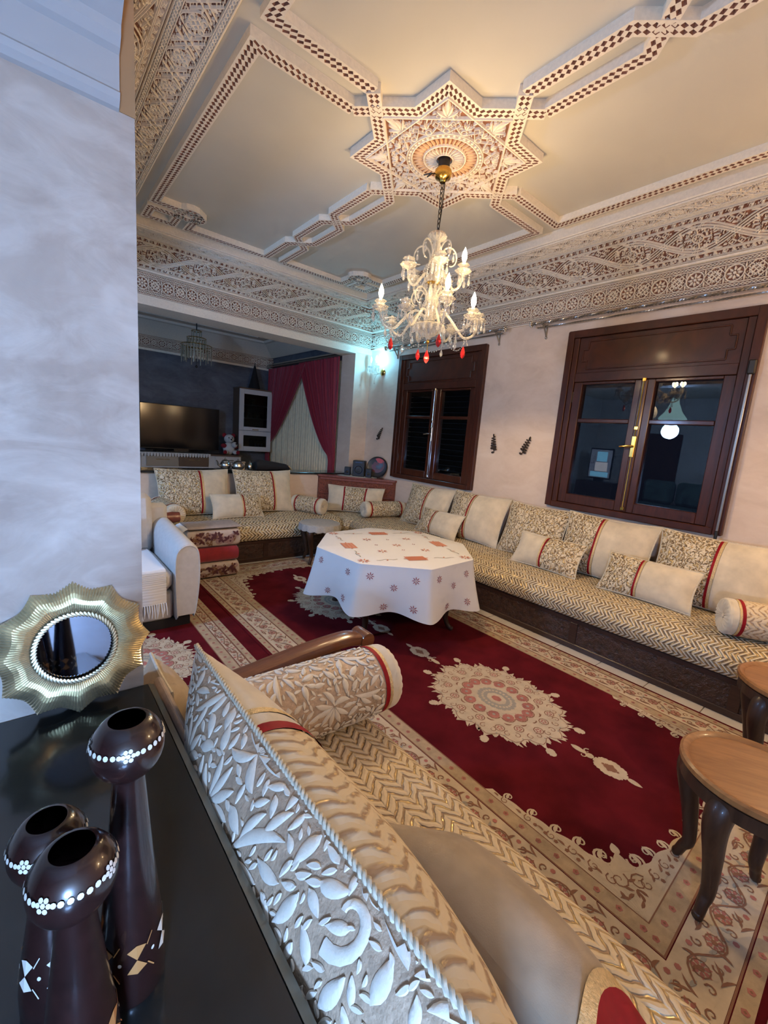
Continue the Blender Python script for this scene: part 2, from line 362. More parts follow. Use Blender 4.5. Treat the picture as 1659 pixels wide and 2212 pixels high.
# ------------------------------------------------------------------ ornament strokes (2D drawings that become relief on any surface)
class Orn:
    def __init__(s): s.st = []; s.pl = []
    def line(s, pts, w, closed=False): s.st.append((np.asarray(pts, float), np.full(len(pts), float(w)) if np.isscalar(w) else np.asarray(w, float), closed)); return s
    def seg(s, a, b, w, n=2): a, b = np.array(a), np.array(b); return s.line([a+(b-a)*t for t in np.linspace(0, 1, n)], w)
    def ring(s, c, r, w, n=16, ry=None): return s.line([(c[0]+r*math.cos(t), c[1]+(ry or r)*math.sin(t)) for t in np.linspace(0, 2*PI, n, endpoint=False)], w, True)
    def arc(s, c, r, a0, a1, w, n=8, ry=None): return s.line([(c[0]+r*math.cos(t), c[1]+(ry or r)*math.sin(t)) for t in np.linspace(a0, a1, n)], w)
    def leaf(s, p, ang, L, W, bend=0.0, n=7, sharp=0.8):
        t = np.linspace(0, 1, n); a = ang+bend*(t-0.0); dx = np.cos(a)*L/(n-1); dy = np.sin(a)*L/(n-1)
        x = p[0]+np.concatenate([[0], np.cumsum(dx[:-1])]); y = p[1]+np.concatenate([[0], np.cumsum(dy[:-1])])
        return s.line(np.stack([x, y], 1), np.maximum(W*np.sin(PI*t**sharp)**0.75, W*0.06))
    def spiral(s, c, a0, r0, r1, turns, w, n=18, taper=True):
        t = np.linspace(0, 1, n); a = a0+turns*2*PI*t; r = r0+(r1-r0)*t
        return s.line(np.stack([c[0]+r*np.cos(a), c[1]+r*np.sin(a)], 1), w*(1-0.55*t) if taper else np.full(n, w))
    def poly(s, pts): s.pl.append(np.asarray(pts, float)); return s
    def disc(s, c, r, n=10, ry=None): return s.poly([(c[0]+r*math.cos(t), c[1]+(ry or r)*math.sin(t)) for t in np.linspace(0, 2*PI, n, endpoint=False)])
    def add(s, o, rot=0.0, sc=1.0, off=(0, 0), mx=1.0):
        c, q = math.cos(rot), math.sin(rot); Rm = np.array([[c, q], [-q, c]])*sc
        f = lambda p: (p*np.array([mx, 1.0])) @ Rm + np.array(off)
        for p, w, cl in o.st: s.st.append((f(p), w*sc, cl))
        for p in o.pl: s.pl.append(f(p))
        return s
    def arrays(s, flat=False, rise=1.0, clip=None, inset=0.28, sub=0):
        rise0 = rise
        """-> uv (N,2), h (N), faces; flat: one quad per segment, else chamfered ridge"""
        UV = []; H = []; F = []; o = 0; cnt = 0
        for p, w, cl in s.st:
            n = len(p)
            if n < 2: continue
            if cl: t = np.roll(p, -1, 0)-np.roll(p, 1, 0)
            else: t = np.gradient(p, axis=0)
            t = t/np.maximum(np.linalg.norm(t, axis=1, keepdims=True), 1e-9); nr = np.stack([-t[:, 1], t[:, 0]], 1)
            hw = (w/2)[:, None]; cnt += 1; rise = rise0+((cnt*17) % 53)*(7e-6 if flat else rise0*0.004)
            rows = ([p+nr*hw, p-nr*hw], [rise, rise]) if flat else ([p+nr*hw, p+nr*hw*(1-2*inset), p-nr*hw*(1-2*inset), p-nr*hw], [0, rise, rise, 0])
            k = len(rows[0]); UV.append(np.stack(rows[0], 1).reshape(-1, 2)); H.append(np.tile(rows[1], n))
            for i in range(n if cl else n-1):
                a, b = o+i*k, o+((i+1) % n)*k
                for j in range(k-1): F.append((a+j, a+j+1, b+j+1, b+j))
            if not flat and not cl: F.append((o, o+3, o+2, o+1)); F.append((o+(n-1)*4, o+(n-1)*4+1, o+(n-1)*4+2, o+(n-1)*4+3))
            o += n*k
        for p in s.pl:
            n = len(p); c = p.mean(0, keepdims=True); cnt += 1; rise = rise0+((cnt*17) % 53)*(7e-6 if flat else rise0*0.004)
            if flat: UV.append(np.concatenate([p, c])); H.append(np.full(n+1, rise)); F += [(o+i, o+(i+1) % n, o+n) for i in range(n)]; o += n+1
            else:
                UV.append(np.concatenate([p, c+(p-c)*0.86, c])); H.append(np.concatenate([np.zeros(n), np.full(n+1, rise)]))
                for i in range(n): j = (i+1) % n; F.append((o+i, o+j, o+n+j, o+n+i)); F.append((o+n+i, o+n+j, o+2*n))
                o += 2*n+1
        if not UV: return np.zeros((0, 2)), np.zeros(0), []
        UV = np.concatenate(UV); H = np.concatenate(H)
        if clip is not None:
            ok = clip(UV); F = [f for f in F if all(ok[list(f)])]
        return UV, H, F
def fill(o, box, rmax, rmin, tries, seed, gap=0.0025, region=None, stretch=1.0):
    """close the empty spots of a carving with small leaves and buds"""
    r = np.random.default_rng(seed); P = []; R = []
    for p, w_, cl in o.st:
        q = np.vstack([p, p[:1]]) if cl else p; ww = np.concatenate([w_, w_[:1]]) if cl else w_
        for i in range(len(q)-1):
            L = np.linalg.norm(q[i+1]-q[i]); k = max(1, int(L/0.004))
            for t in np.arange(k)/k: P.append(q[i]+(q[i+1]-q[i])*t); R.append((ww[i]+(ww[i+1]-ww[i])*t)/2)
    for p in o.pl: c = p.mean(0); P.append(c); R.append(np.linalg.norm(p-c, axis=1).mean())
    P = np.array(P) if P else np.zeros((1, 2))-9; R = np.array(R) if R else np.zeros(1)
    for k in range(tries):
        c = np.array((r.uniform(box[0], box[1]), r.uniform(box[2], box[3])))
        if region is not None and not region(c): continue
        e = min(c[0]-box[0], box[1]-c[0], c[1]-box[2], box[3]-c[1]); d = min((np.linalg.norm(P-c, axis=1)-R).min()-gap, e, rmax)
        if d < rmin: continue
        a = r.uniform(0, 2*PI); L = d*1.9*stretch; o.leaf(c-np.array((math.cos(a), math.sin(a)))*L/2, a, L, d*1.25, r.uniform(-0.6, 0.6), 5 if stretch == 1 else 7)
        P = np.vstack([P, c[None]]); R = np.append(R, d*0.8)
    return o
def lay(mb, arr, fn, off=(0.0, 0.0), clip=None):
    UV, H, F = arr
    if len(UV) == 0: return mb
    UV = UV+np.array(off)
    if clip is not None:
        ok = clip(UV); F = [f for f in F if ok[list(f)].all()]
        if not F: return mb
        us = sorted({i for f in F for i in f}); mp = {a: b for b, a in enumerate(us)}; UV = UV[us]; H = H[us]; F = [tuple(mp[i] for i in f) for f in F]
    P = fn(UV, H); return mb.add(P.tolist(), F)
def plane(o, eu, ev, n):
    o, eu, ev, n = (np.array(q, float) for q in (o, eu, ev, n))
    return lambda UV, H: o+UV[:, :1]*eu+UV[:, 1:2]*ev+H[:, None]*n

# =================================================================== ROOM
XL, XR, YN, YF, ZC = 0.217, 3.98, -0.95, 5.28, 3.28
def mbox(name, mat, boxes, parent=None, ch=0.0, smooth=False):
    m = MB()
    for b in boxes: m.box(*b, ch=ch)
    return m.build(name, mat, parent, smooth=smooth)

# floor: grout bed and single tiles
fl = struct(mbox('floor', 'grout', [(-4.4, 4.3, YN-0.3, 8.6, -0.12, -0.004)]))
TS = 0.32; tm = MB(); tm.box(-TS/2+0.0025, TS/2-0.0025, -TS/2+0.0025, TS/2-0.0025, -0.012, 0.0, 0.0015); t0 = None
for i in range(12):
    for j in range(20):
        x = XR-0.02-TS/2-i*TS+0.0; y = -0.90+TS*j
        if t0 is None: t0 = tm.build('tile', 'tile_white', fl, smooth=False, loc=(x, y, 0))
        else: link_copy(t0, fl, (x, y, 0.0))
tm2 = MB(); tm2.box(-4.3, XR-0.02-12*TS-0.002, 1.46, 5.6, -0.012, 0, 0); tm2.build('tile', 'tile_white', fl, smooth=False)

WIN = [(3.155, 4.59), (0.79, 2.21)]; WZ0, WZ1 = 0.985, 2.60
b = []
ys = [YN-0.3, WIN[1][0], WIN[1][1], WIN[0][0], WIN[0][1], 5.62]
for k in range(5):
    if k % 2 == 0: b.append((XR, XR+0.28, ys[k], ys[k+1], 0, ZC+0.1))
    else: b += [(XR, XR+0.28, ys[k], ys[k+1], 0, WZ0), (XR, XR+0.28, ys[k], ys[k+1], WZ1, ZC+0.1)]
struct(mbox('wall_right', 'wall_plaster', b))
struct(mbox('wall_far', 'wall_plaster', [(-0.1, 3.70, YF, YF+0.30, 0, 0.925), (3.70, XR, YF, YF+0.34, 0, ZC+0.1), (-0.1, 3.70, YF, YF+0.34, 2.665, ZC+0.1)]))
struct(mbox('wall_near', 'wall_plaster', [(-4.4, XR+0.28, YN-0.3, YN, 0, ZC+0.1)]))
struct(mbox('wall_left', 'pier_plaster', [(-2.4, XL, 1.195, 1.45, 0, ZC+0.1)]))
struct(mbox('wall_header', 'wall_plaster', [(-0.05, XL, 1.45, YF, 2.665, ZC+0.1), (0.05, 0.187, YN, 1.195, 2.30, ZC+0.1)]))
struct(mbox('trim_9', 'orange_paint', [(0.1885, XL+0.001, 1.1925, 1.1955, 2.135, ZC)]))
# crown moulding of the hall on the pier
pr = [(0.0, 2.133), (0.010, 2.136), (0.020, 2.146), (0.024, 2.158), (0.018, 2.164), (0.018, 2.172), (0.022, 2.225), (0.034, 2.232), (0.046, 2.246), (0.050, 2.262), (0.060, 2.268), (0.085, 2.285), (0.09, 2.30), (0.0, 2.30)]
m = MB()
for i in range(len(pr)-1):
    (a, z0), (c, z1) = pr[i], pr[i+1]
    m.add([(-2.4, 1.195-a, z0), (0.187, 1.195-a, z0), (0.187, 1.195-c, z1), (-2.4, 1.195-c, z1)], [(0, 1, 2, 3)])
m.add([(0.187, 1.195-a, z) for a, z in pr], [tuple(range(len(pr)))])
struct(m.build('trim_8', 'moulding_white', None, angle=25))
struct(mbox('ceiling_hall', 'moulding_white', [(-4.4, 0.05, YN, 1.195, 2.30, 2.42)]))
# left salon shell (seen in the window panes) and dark room shell
struct(mbox('wall_salon_left', 'salon_plaster', [(-4.45, -4.2, 1.2, 5.9, 0, 3.3)]))
struct(mbox('wall_salon_far', 'salon_plaster', [(-4.2, -0.10, 5.62, 5.9, 0, 3.3)]))
struct(mbox('wall_salon_near', 'salon_plaster', [(-4.2, -2.4, 1.2, 1.45, 0, 3.3)]))
struct(mbox('ceiling_salon', 'ceiling_cream', [(-4.45, -0.05, 1.2, 5.9, 3.0, 3.1)]))
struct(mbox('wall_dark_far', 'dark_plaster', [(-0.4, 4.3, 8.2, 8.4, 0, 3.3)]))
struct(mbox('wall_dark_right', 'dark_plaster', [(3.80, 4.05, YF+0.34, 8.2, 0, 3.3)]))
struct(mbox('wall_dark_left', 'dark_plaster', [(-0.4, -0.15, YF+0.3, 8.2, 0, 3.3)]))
dc = struct(mbox('ceiling_dark', 'ceiling_cream', [(-0.4, 4.05, YF+0.34, 8.4, 3.12, 3.25)]))

# ------------------------------------------------------------------- carved motifs
def chain(L, w, v, per, amp, width):
    o = Orn(); n = int(round(L/per)); k = 6
    for sg in (1, -1):
        t = np.linspace(0, L, n*k+1); o.line(np.stack([t, v+sg*amp*np.cos(2*PI*t/per)], 1), width)
    return o
def rosette(R):
    o = Orn(); o.ring((0, 0), R, R*0.15, 20)
    for k in range(8):
        a = k*PI/4; o.leaf((R*0.26*math.cos(a), R*0.26*math.sin(a)), a, R*0.58, R*0.30, 0, 5)
    o.disc((0, 0), R*0.2, 8); return o
def knot(R):
    o = Orn(); q = R*0.40
    for d in (-q, 0, q):
        for sg in (1, -1):
            L = R*0.62; c = np.array((d*0.7071, -sg*d*0.7071)); e = np.array((0.7071, sg*0.7071))
            o.line([c-e*L, c+e*L], R*0.15)
    for sx in (-1, 1):
        for sy in (-1, 1): o.ring((sx*R*0.50, sy*R*0.50), R*0.24, R*0.15, 10)
    return o
def frieze_motif():
    P, W = 0.24, 0.215; o = Orn()
    for v in (0.006, 0.043, 0.172, 0.209): o.line([(0, v), (P/2, v), (P, v)], 0.007)
    for v in (0.0245, 0.1905): o.add(chain(P, 0, v, 0.048, 0.008, 0.006))
    c = 0.1075; R = 0.056
    for x in (0.06,): o.add(rosette(R), 0, 1, (x, c)); o.ring((x, c), R*1.05, 0.004, 20)
    o.add(knot(R*0.98), 0, 1, (0.18, c))
    th = np.linspace(0, 2*PI, 28, endpoint=False); r = R*1.02*(1+0.10*np.cos(4*th))
    o.line(np.stack([0.18+r*np.cos(th), c+r*np.sin(th)], 1), 0.006, True)
    for x in (0.0, 0.12, 0.24):
        for s in (-1, 1):
            o.leaf((x, c+s*0.022), s*PI/2, 0.040, 0.013, 0, 5)
            for q in (-1, 1): o.spiral((x+q*0.017, c+s*0.046), -s*PI/2, 0.012, 0.003, q*s*0.9, 0.006, 9)
    return o, P
def main_motif():
    P, W = 0.44, 0.345; o = Orn(); c = W/2
    for v in (0.004, 0.046, 0.054, W-0.054, W-0.046, W-0.004): o.line([(0, v), (P/2, v), (P, v)], 0.006)
    for v, s in ((0.025, 1), (W-0.025, -1)):
        for k in range(8):
            x = (k+0.5)*P/8; o.spiral((x, v), PI/2*s, 0.016, 0.004, 0.85*s, 0.008, 9); o.leaf((x-0.022, v-s*0.010), 0.5*s, 0.030, 0.011, 0.5*s, 5)
    # medallion at u=0 (split over both ends)
    for x in (0.0, P):
        o.ring((x, c), 0.033, 0.007, 18)
        for k in range(8): a = k*PI/4+PI/8; o.leaf((x+0.008*math.cos(a), c+0.008*math.sin(a)), a, 0.020, 0.008, 0, 4)
        for s in (-1, 1):
            o.line([(x, c+s*0.034), (x, c+s*0.075)], 0.008)
            for q in (-1, 1):
                o.line([(x+q*0.012, c+s*0.075), (x+q*0.036, c+s*0.098), (x+q*0.06, c+s*0.118)], 0.007)
                o.line([(x-q*0.006, c+s*0.070), (x+q*0.020, c+s*0.095), (x+q*0.045, c+s*0.118)], 0.006)
    # interlacing waves
    t = np.linspace(0, P, 29)
    for s in (1, -1):
        for d in (-0.026, 0.0, 0.026): o.line(np.stack([t, c+s*0.098*np.cos(PI*t/P)+d*0.8], 1), 0.0075)
    for s in (1, -1):
        for dx in (-0.026, 0.026):
            x, y = P/2+dx, c+s*0.088
            o.line([(x-0.022, y), (x, y+0.022), (x+0.022, y), (x, y-0.022)], 0.006, True); o.disc((x, y), 0.006, 6)
        for x, q in ((0.0, 1), (P, -1)):
            o.line([(x+q*0.036, c), (x+q*0.085, c)], 0.009); o.line([(x+q*0.095, c), (x+q*0.13, c)], 0.007)
            o.spiral((x+q*0.060, c+s*0.048), 0 if q > 0 else PI, 0.024, 0.004, q*s*1.15, 0.008, 14)
            for k in range(3): o.leaf((x+q*0.092, c+s*(0.022+0.012*k)), (0.15+0.4*k)*s if q > 0 else PI-(0.15+0.4*k)*s, 0.036, 0.011, 0.3*s*q, 5)
            for k in range(3): o.leaf((x+q*0.028, c+s*0.056), (0.5+0.42*k)*s if q > 0 else PI-(0.5+0.42*k)*s, 0.032, 0.009, 0, 4)
    for s in (1, -1):
        for k in (-1, 1): o.leaf((P/2+k*0.085, c+s*0.108), (0 if k > 0 else PI), 0.055, 0.012, -0.4*s*k, 6)
    return o, P
def soffit_motif():
    P, W = 0.24, 0.205; o = Orn(); c = W/2
    for v in (0.005, 0.034, W-0.034, W-0.005): o.line([(0, v), (P/2, v), (P, v)], 0.007)
    for v in (0.0195, W-0.0195): o.add(chain(P, 0, v, 0.048, 0.008, 0.006))
    o.add(knot(0.050), 0, 1, (0.12, c)); th = np.linspace(0, 2*PI, 24, endpoint=False); r = 0.060*(1+0.1*np.cos(4*th)); o.line(np.stack([0.12+r*np.cos(th), c+r*np.sin(th)*0.98], 1), 0.006, True)
    for x in (0.0, P):
        for a in (PI/4, 3*PI/4): 
            for d in (-0.014, 0.014):
                e = np.array((math.cos(a), math.sin(a))); nn = np.array((-e[1], e[0]))*d; p = np.array((x, c))+nn; o.line([p-e*0.075, p+e*0.075], 0.006)
        for k in range(4): a = k*PI/2; o.leaf((x+0.012*math.cos(a), c+0.012*math.sin(a)), a, 0.040, 0.018, 0, 5)
    return o, P
def thick(o, k):
    o.st = [(p, w_*k, cl) for p, w_, cl in o.st]; return o
FRIEZE, MAINM, SOFF = frieze_motif(), main_motif(), soffit_motif()
for (o_, P_), h_, sd in ((FRIEZE, 0.215, 1), (MAINM, 0.345, 2), (SOFF, 0.205, 3)): fill(thick(o_, 1.18), (0.003, P_-0.003, 0.008, h_-0.008), 0.012, 0.0030, 900, sd, 0.0022)
FR_A, MA_A, SO_A = FRIEZE[0].arrays(rise=0.010), MAINM[0].arrays(rise=0.012), SOFF[0].arrays(rise=0.010)

PROF = [(0.0, 2.735), (0.022, 2.735), (0.026, 2.742), (0.026, 2.965), (0.052, 2.968), (0.056, 2.982), (0.044, 2.990), (0.322, 3.192), (0.335, 3.200), (0.545, 3.200), (0.553, 3.208), (0.553, 3.282)]
SL0, SL1 = np.array([0.050, 2.994]), np.array([0.318, 3.189]); SLD = SL1-SL0; SLN = np.array([SLD[1], -SLD[0]])/np.linalg.norm(SLD)*-1
SLN = np.array([0.588, -0.809])
def cornice(name, world, s0, s1, carve=(None, None)):
    """world(s,d,z)->xyz ; carve=(from,to) along s"""
    m = MB()
    for i in range(len(PROF)-1):
        (d0, z0), (d1, z1) = PROF[i], PROF[i+1]
        m.add([world(s0+d0, d0, z0), world(s1-d0, d0, z0), world(s1-d1, d1, z1), world(s0+d1, d1, z1)], [(0, 1, 2, 3)])
    root = struct(m.build(name, 'stucco_cream', None, smooth=False))
    if carve[0] is None: return root
    a, b = carve
    def strip(nm, d0, z0, d1, z1):
        q = MB(); e0, e1 = max(s0+d0, a), min(s1-d0, b); g0, g1 = max(s0+d1, a), min(s1-d1, b)
        q.add([world(e0, d0, z0), world(e1, d0, z0), world(g1, d1, z1), world(g0, d1, z1)], [(0, 1, 2, 3)]); return q.build(nm, 'stucco_ground', root, smooth=False)
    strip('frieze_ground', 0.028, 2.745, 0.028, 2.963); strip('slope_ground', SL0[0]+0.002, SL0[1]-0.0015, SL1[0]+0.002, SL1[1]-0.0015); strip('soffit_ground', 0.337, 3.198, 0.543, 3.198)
    def wf(d_of, z_of):
        def fn(UV, H):
            return np.array([world(s, d_of(v, h), z_of(v, h)) for (s, v), h in zip(UV, H)])
        return fn
    def run(nm, arr, P, d_of, z_of):
        q = MB(); n0 = math.floor((a-s0)/P)-1; n1 = math.ceil((b-s0)/P)+1
        fn = wf(d_of, z_of)
        def clip(UV): d = d_of(UV[:, 1], 0.0*UV[:, 1]); return (UV[:, 0] >= np.maximum(s0+d, a)-1e-6) & (UV[:, 0] <= np.minimum(s1-d, b)+1e-6)
        for k in range(n0, n1): lay(q, arr, fn, (s0+k*P, 0), clip)
        return tag(q.build(nm, 'stucco_cream', root, smooth=False), kind='stuff')
    run('frieze_carving', FR_A, FRIEZE[1], lambda v, h: 0.028+h+0*v, lambda v, h: 2.7465+v)
    Ls = np.linalg.norm(SLD); e = SLD/Ls
    run('slope_carving', MA_A, MAINM[1], lambda v, h: SL0[0]+0.002+e[0]*v*Ls/0.345+SLN[0]*h, lambda v, h: SL0[1]-0.0015+e[1]*v*Ls/0.345+SLN[1]*h)
    run('soffit_carving', SO_A, SOFF[1], lambda v, h: 0.338+v, lambda v, h: 3.198-h+0*v)
    return root
cornice('trim_1', lambda s, d, z: (XR-d, s, z), YN, YF, (0.35, YF))
cornice('trim_2', lambda s, d, z: (s, YF-d, z), XL, XR, (XL, XR))
cornice('trim_3', lambda s, d, z: (XL+d, s, z), YN, YF, (1.5, YF))
cornice('trim_4', lambda s, d, z: (s, YN+d, z), XL, XR)
struct(mbox('trim_5', 'stucco_cream', [(XL, 3.70, YF-0.014, YF+0.34, 2.655, 2.668), (XL, XR, YF-0.016, YF+0.002, 2.668, 2.737)]))
# dark room cornice
dk = struct(mbox('trim_6', 'stucco_cream', [(-0.15, 3.8, 8.165, 8.2, 2.60, 2.635), (-0.15, 3.8, 8.175, 8.2, 2.635, 2.84)]))
q = MB()
for k in range(17): lay(q, FR_A, plane((-0.15, 8.174, 2.63), (1, 0, 0), (0, 0, 1), (0, -1, 0)), (k*0.24, 0), lambda UV: UV[:, 0] < 3.95)
tag(q.build('frieze_carving', 'stucco_cream', dk, smooth=False), kind='stuff')
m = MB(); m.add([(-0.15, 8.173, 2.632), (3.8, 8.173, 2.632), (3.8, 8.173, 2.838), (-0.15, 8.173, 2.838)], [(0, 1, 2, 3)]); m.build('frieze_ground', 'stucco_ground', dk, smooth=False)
m = MB()
pf = [(0.03, 2.84), (0.05, 2.85), (0.30, 3.02), (0.34, 3.03), (0.36, 3.06), (0.55, 3.06), (0.56, 3.12)]
for (d0, z0), (d1, z1) in zip(pf, pf[1:]):
    m.add([(-0.15, 8.2-d0, z0), (3.8-d0, 8.2-d0, z0), (3.8-d1, 8.2-d1, z1), (-0.15, 8.2-d1, z1)], [(0, 1, 2, 3)])
    m.add([(3.8-d0, 5.62, z0), (3.8-d0, 8.2-d0, z0), (3.8-d1, 8.2-d1, z1), (3.8-d1, 5.62, z1)], [(0, 1, 2, 3)])
m.build('cove', 'stucco_cream', dk, smooth=False)
mbox('ceiling_band', 'stucco_cream', [(0.5, 2.9, 7.10, 7.22, 3.09, 3.121), (0.5, 2.9, 7.34, 7.40, 3.09, 3.121), (0.5, 2.6, 6.9, 6.96, 3.09, 3.121)], dk)

# ------------------------------------------------------------------- ceiling with raised lozenge bands and star
ce = struct(mbox('ceiling', 'ceiling_cream', [(XL, XR, YN, YF, ZC, ZC+0.1)]))
SX, SY = 2.095, 2.17
def lozenge(name, path, w=0.074, zb=3.232, cell=0.034, closed=False):
    """raised band along a plan path (relative to the star centre); sunk red lozenges in two rows on its underside"""
    p = np.array(path, float); n = len(p); Lp = np.zeros_like(p); Rp = np.zeros_like(p)
    for i in range(n):
        a = p[i-1] if (i > 0 or closed) else None; c = p[(i+1) % n] if (i < n-1 or closed) else None
        t0 = None if a is None else (p[i]-a)/np.linalg.norm(p[i]-a); t1 = None if c is None else (c-p[i])/np.linalg.norm(c-p[i])
        if t0 is None: t0 = t1
        if t1 is None: t1 = t0
        n0 = np.array((-t0[1], t0[0])); n1 = np.array((-t1[1], t1[0])); b = n0+n1; b = b/np.linalg.norm(b); s = min(1.6, 1/max(0.3, b@n0))
        Lp[i] = p[i]+b*w/2*s; Rp[i] = p[i]-b*w/2*s
    m = MB()
    for i in range(n if closed else n-1):
        j = (i+1) % n; A, B, C, D = Lp[i], Lp[j], Rp[j], Rp[i]
        ln = np.linalg.norm(p[j]-p[i]); k = max(1, int(round(ln/cell)))
        def P(s, v, z): q = (A*(1-s)+B*s)*(1-v)+(D*(1-s)+C*s)*v; return (SX+q[0], SY+q[1], z)
        m.cur = 0
        for (u0, u1) in ((A, B), (C, D)):
            m.add([(SX+u0[0], SY+u0[1], zb), (SX+u1[0], SY+u1[1], zb), (SX+u1[0], SY+u1[1], ZC+0.001), (SX+u0[0], SY+u0[1], ZC+0.001)], [(0, 1, 2, 3)])
        if (i == 0 or i == n-2) and not closed:
            for (u0, u1) in (((A, D),) if i == 0 else ())+(((B, C),) if i == n-2 else ()):
                m.add([(SX+u0[0], SY+u0[1], zb), (SX+u1[0], SY+u1[1], zb), (SX+u1[0], SY+u1[1], ZC+0.001), (SX+u0[0], SY+u0[1], ZC+0.001)], [(0, 1, 2, 3)])
        m.add([P(0, 0, zb), P(1, 0, zb), P(1, 0.10, zb), P(0, 0.10, zb)], [(0, 1, 2, 3)]); m.add([P(0, 0.90, zb), P(1, 0.90, zb), P(1, 1, zb), P(0, 1, zb)], [(0, 1, 2, 3)])
        g = lambda v: 0.10+0.80*v
        for c in range(k):
            S = lambda x: (c+x)/k
            for r in (0.25, 0.75):
                pts = [(0.0, r), (0.5, r-0.25), (1.0, r), (0.5, r+0.25)]; inn = [(0.5+(x-0.5)*0.92, r+(y-r)*0.92) for x, y in pts]
                m.cur = 0; m.add([P(S(x), g(y), zb) for x, y in pts+inn], [(a, (a+1) % 4, 4+(a+1) % 4, 4+a) for a in range(4)])
                m.cur = 1; m.add([P(S(x), g(y), zb) for x, y in inn]+[P(S(0.5), g(r), zb+0.012)], [(a, (a+1) % 4, 4) for a in range(4)])
            m.cur = 0
            m.add([P(S(x), g(y), zb) for x, y in ((0, 0.25), (0.5, 0.5), (0, 0.75))], [(0, 1, 2)]); m.add([P(S(x), g(y), zb) for x, y in ((1, 0.25), (1, 0.75), (0.5, 0.5))], [(0, 1, 2)])
            for y0, y1 in ((0, 0.25), (1, 0.75)):
                m.add([P(S(x), g(y), zb) for x, y in ((0, y0), (0.5, y0), (0, y1))], [(0, 1, 2)]); m.add([P(S(x), g(y), zb) for x, y in ((1, y0), (1, y1), (0.5, y0))], [(0, 1, 2)])
    return m.build(name, ['stucco_cream', 'stucco_ground'], ce, smooth=False)
AC = 0.385; NT_ = AC*(math.sqrt(2)-1); H9 = 0.09; TP = AC*math.sqrt(2)+H9; XP_, YP_ = 1.19, 2.41
for sx in (-1, 1):
    for sy in (-1, 1):
        dz = 0.002 if sx*sy > 0 else 0.0
        # axis-aligned star corner with both strands running out along the arms
        path = [(sx*TP*0+sx*H9*-1*1.0, sy*(TP)), ]
        lozenge('star_band', [(-sx*H9, sy*TP), (sx*NT_, sy*AC), (sx*AC, sy*AC), (sx*AC, sy*NT_), (sx*TP, -sy*H9)], zb=3.230+dz)
        # strand that becomes the perimeter frame: X arm, corner knot, Y arm
        x0, y0 = XP_, YP_; k1, k2, r = 0.17, 0.34, 0.065
        pth = [(sx*TP, sy*H9), (sx*x0, sy*H9), (sx*x0, sy*(y0-k2))]
        U = lambda c, a0, a1: [(c[0]+r*math.cos(t), c[1]+r*math.sin(t)) for t in np.linspace(a0, a1, 7)]
        loc = [(TP, H9), (x0, H9), (x0, y0-k2-0.0), (x0-0.30, y0-k2)]+U((x0-0.32, y0-k2+r), -PI/2, -3*PI/2)+[(x0, y0-k2+2*r), (x0, y0), (x0-k2+2*r, y0), (x0-k2+2*r, y0-0.30)]+U((x0-k2+r, y0-0.32), 0, -PI)+[(x0-k2, y0), (H9+0.02, y0)]
        lozenge('ceiling_band', [(sx*a, sy*c) for a, c in loc], zb=3.234+dz)
    for sy in (-1, 1):
        c1, c2 = 1.22, 1.83; h = H9
        lozenge('arm_band', [(sx*h, sy*TP), (sx*h, sy*(c1-h)), (-sx*h, sy*(c1+h)), (-sx*h, sy*(c2-h)), (sx*h, sy*(c2+h)), (sx*h, sy*YP_)], zb=3.233+(0.002 if sx > 0 else 0))
# carved star field
A_IN = AC-0.037; o = Orn(); zst = 3.238
star = []
for k in range(8):
    a = k*PI/4
    star += [(A_IN*math.sqrt(2)*math.cos(a), A_IN*math.sqrt(2)*math.sin(a)), (A_IN/math.cos(PI/8)*math.cos(a+PI/8), A_IN/math.cos(PI/8)*math.sin(a+PI/8))]
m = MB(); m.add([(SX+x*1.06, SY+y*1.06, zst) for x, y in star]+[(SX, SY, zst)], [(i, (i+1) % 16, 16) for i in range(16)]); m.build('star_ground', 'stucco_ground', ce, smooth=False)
for rot in (0, PI/4):
    cs = [(A_IN*sx, A_IN*sy) for sx, sy in ((1, 1), (-1, 1), (-1, -1), (1, -1))]; c, s = math.cos(rot), math.sin(rot)
    cs = [(x*c-y*s, x*s+y*c) for x, y in cs]
    for i in range(4): o.seg(cs[i], cs[(i+1) % 4], 0.013, 8)
    for (x, y) in cs:      # palmette in every point
        a = math.atan2(-y, -x); b = np.array((x, y))*0.93
        o.leaf((x*0.77, y*0.77), math.atan2(y, x), 0.10, 0.028, 0, 6)
        for q in (-1, 1):
            o.leaf((x*0.74, y*0.74), math.atan2(y, x)+q*0.55, 0.075, 0.022, -q*0.5, 6); o.leaf((x*0.73, y*0.73), math.atan2(y, x)+q*1.15, 0.075, 0.018, -q*0.6, 6)
            px_, py_ = x*0.74-q*y*0.10, y*0.74+q*x*0.10; o.spiral((px_, py_), a, 0.020, 0.005, q*1.0, 0.008, 10)
for r, wd in ((0.052, 0.010), (0.128, 0.012), (0.205, 0.012), (0.235, 0.009)): o.ring((0, 0), r, wd, 40)
for k in range(28): a = 2*PI*k/28; o.leaf((0.057*math.cos(a), 0.057*math.sin(a)), a, 0.064, 0.010, 0.25, 5)
for k in range(44): a = 2*PI*k/44; o.disc((0.22*math.cos(a), 0.22*math.sin(a)), 0.010, 6)
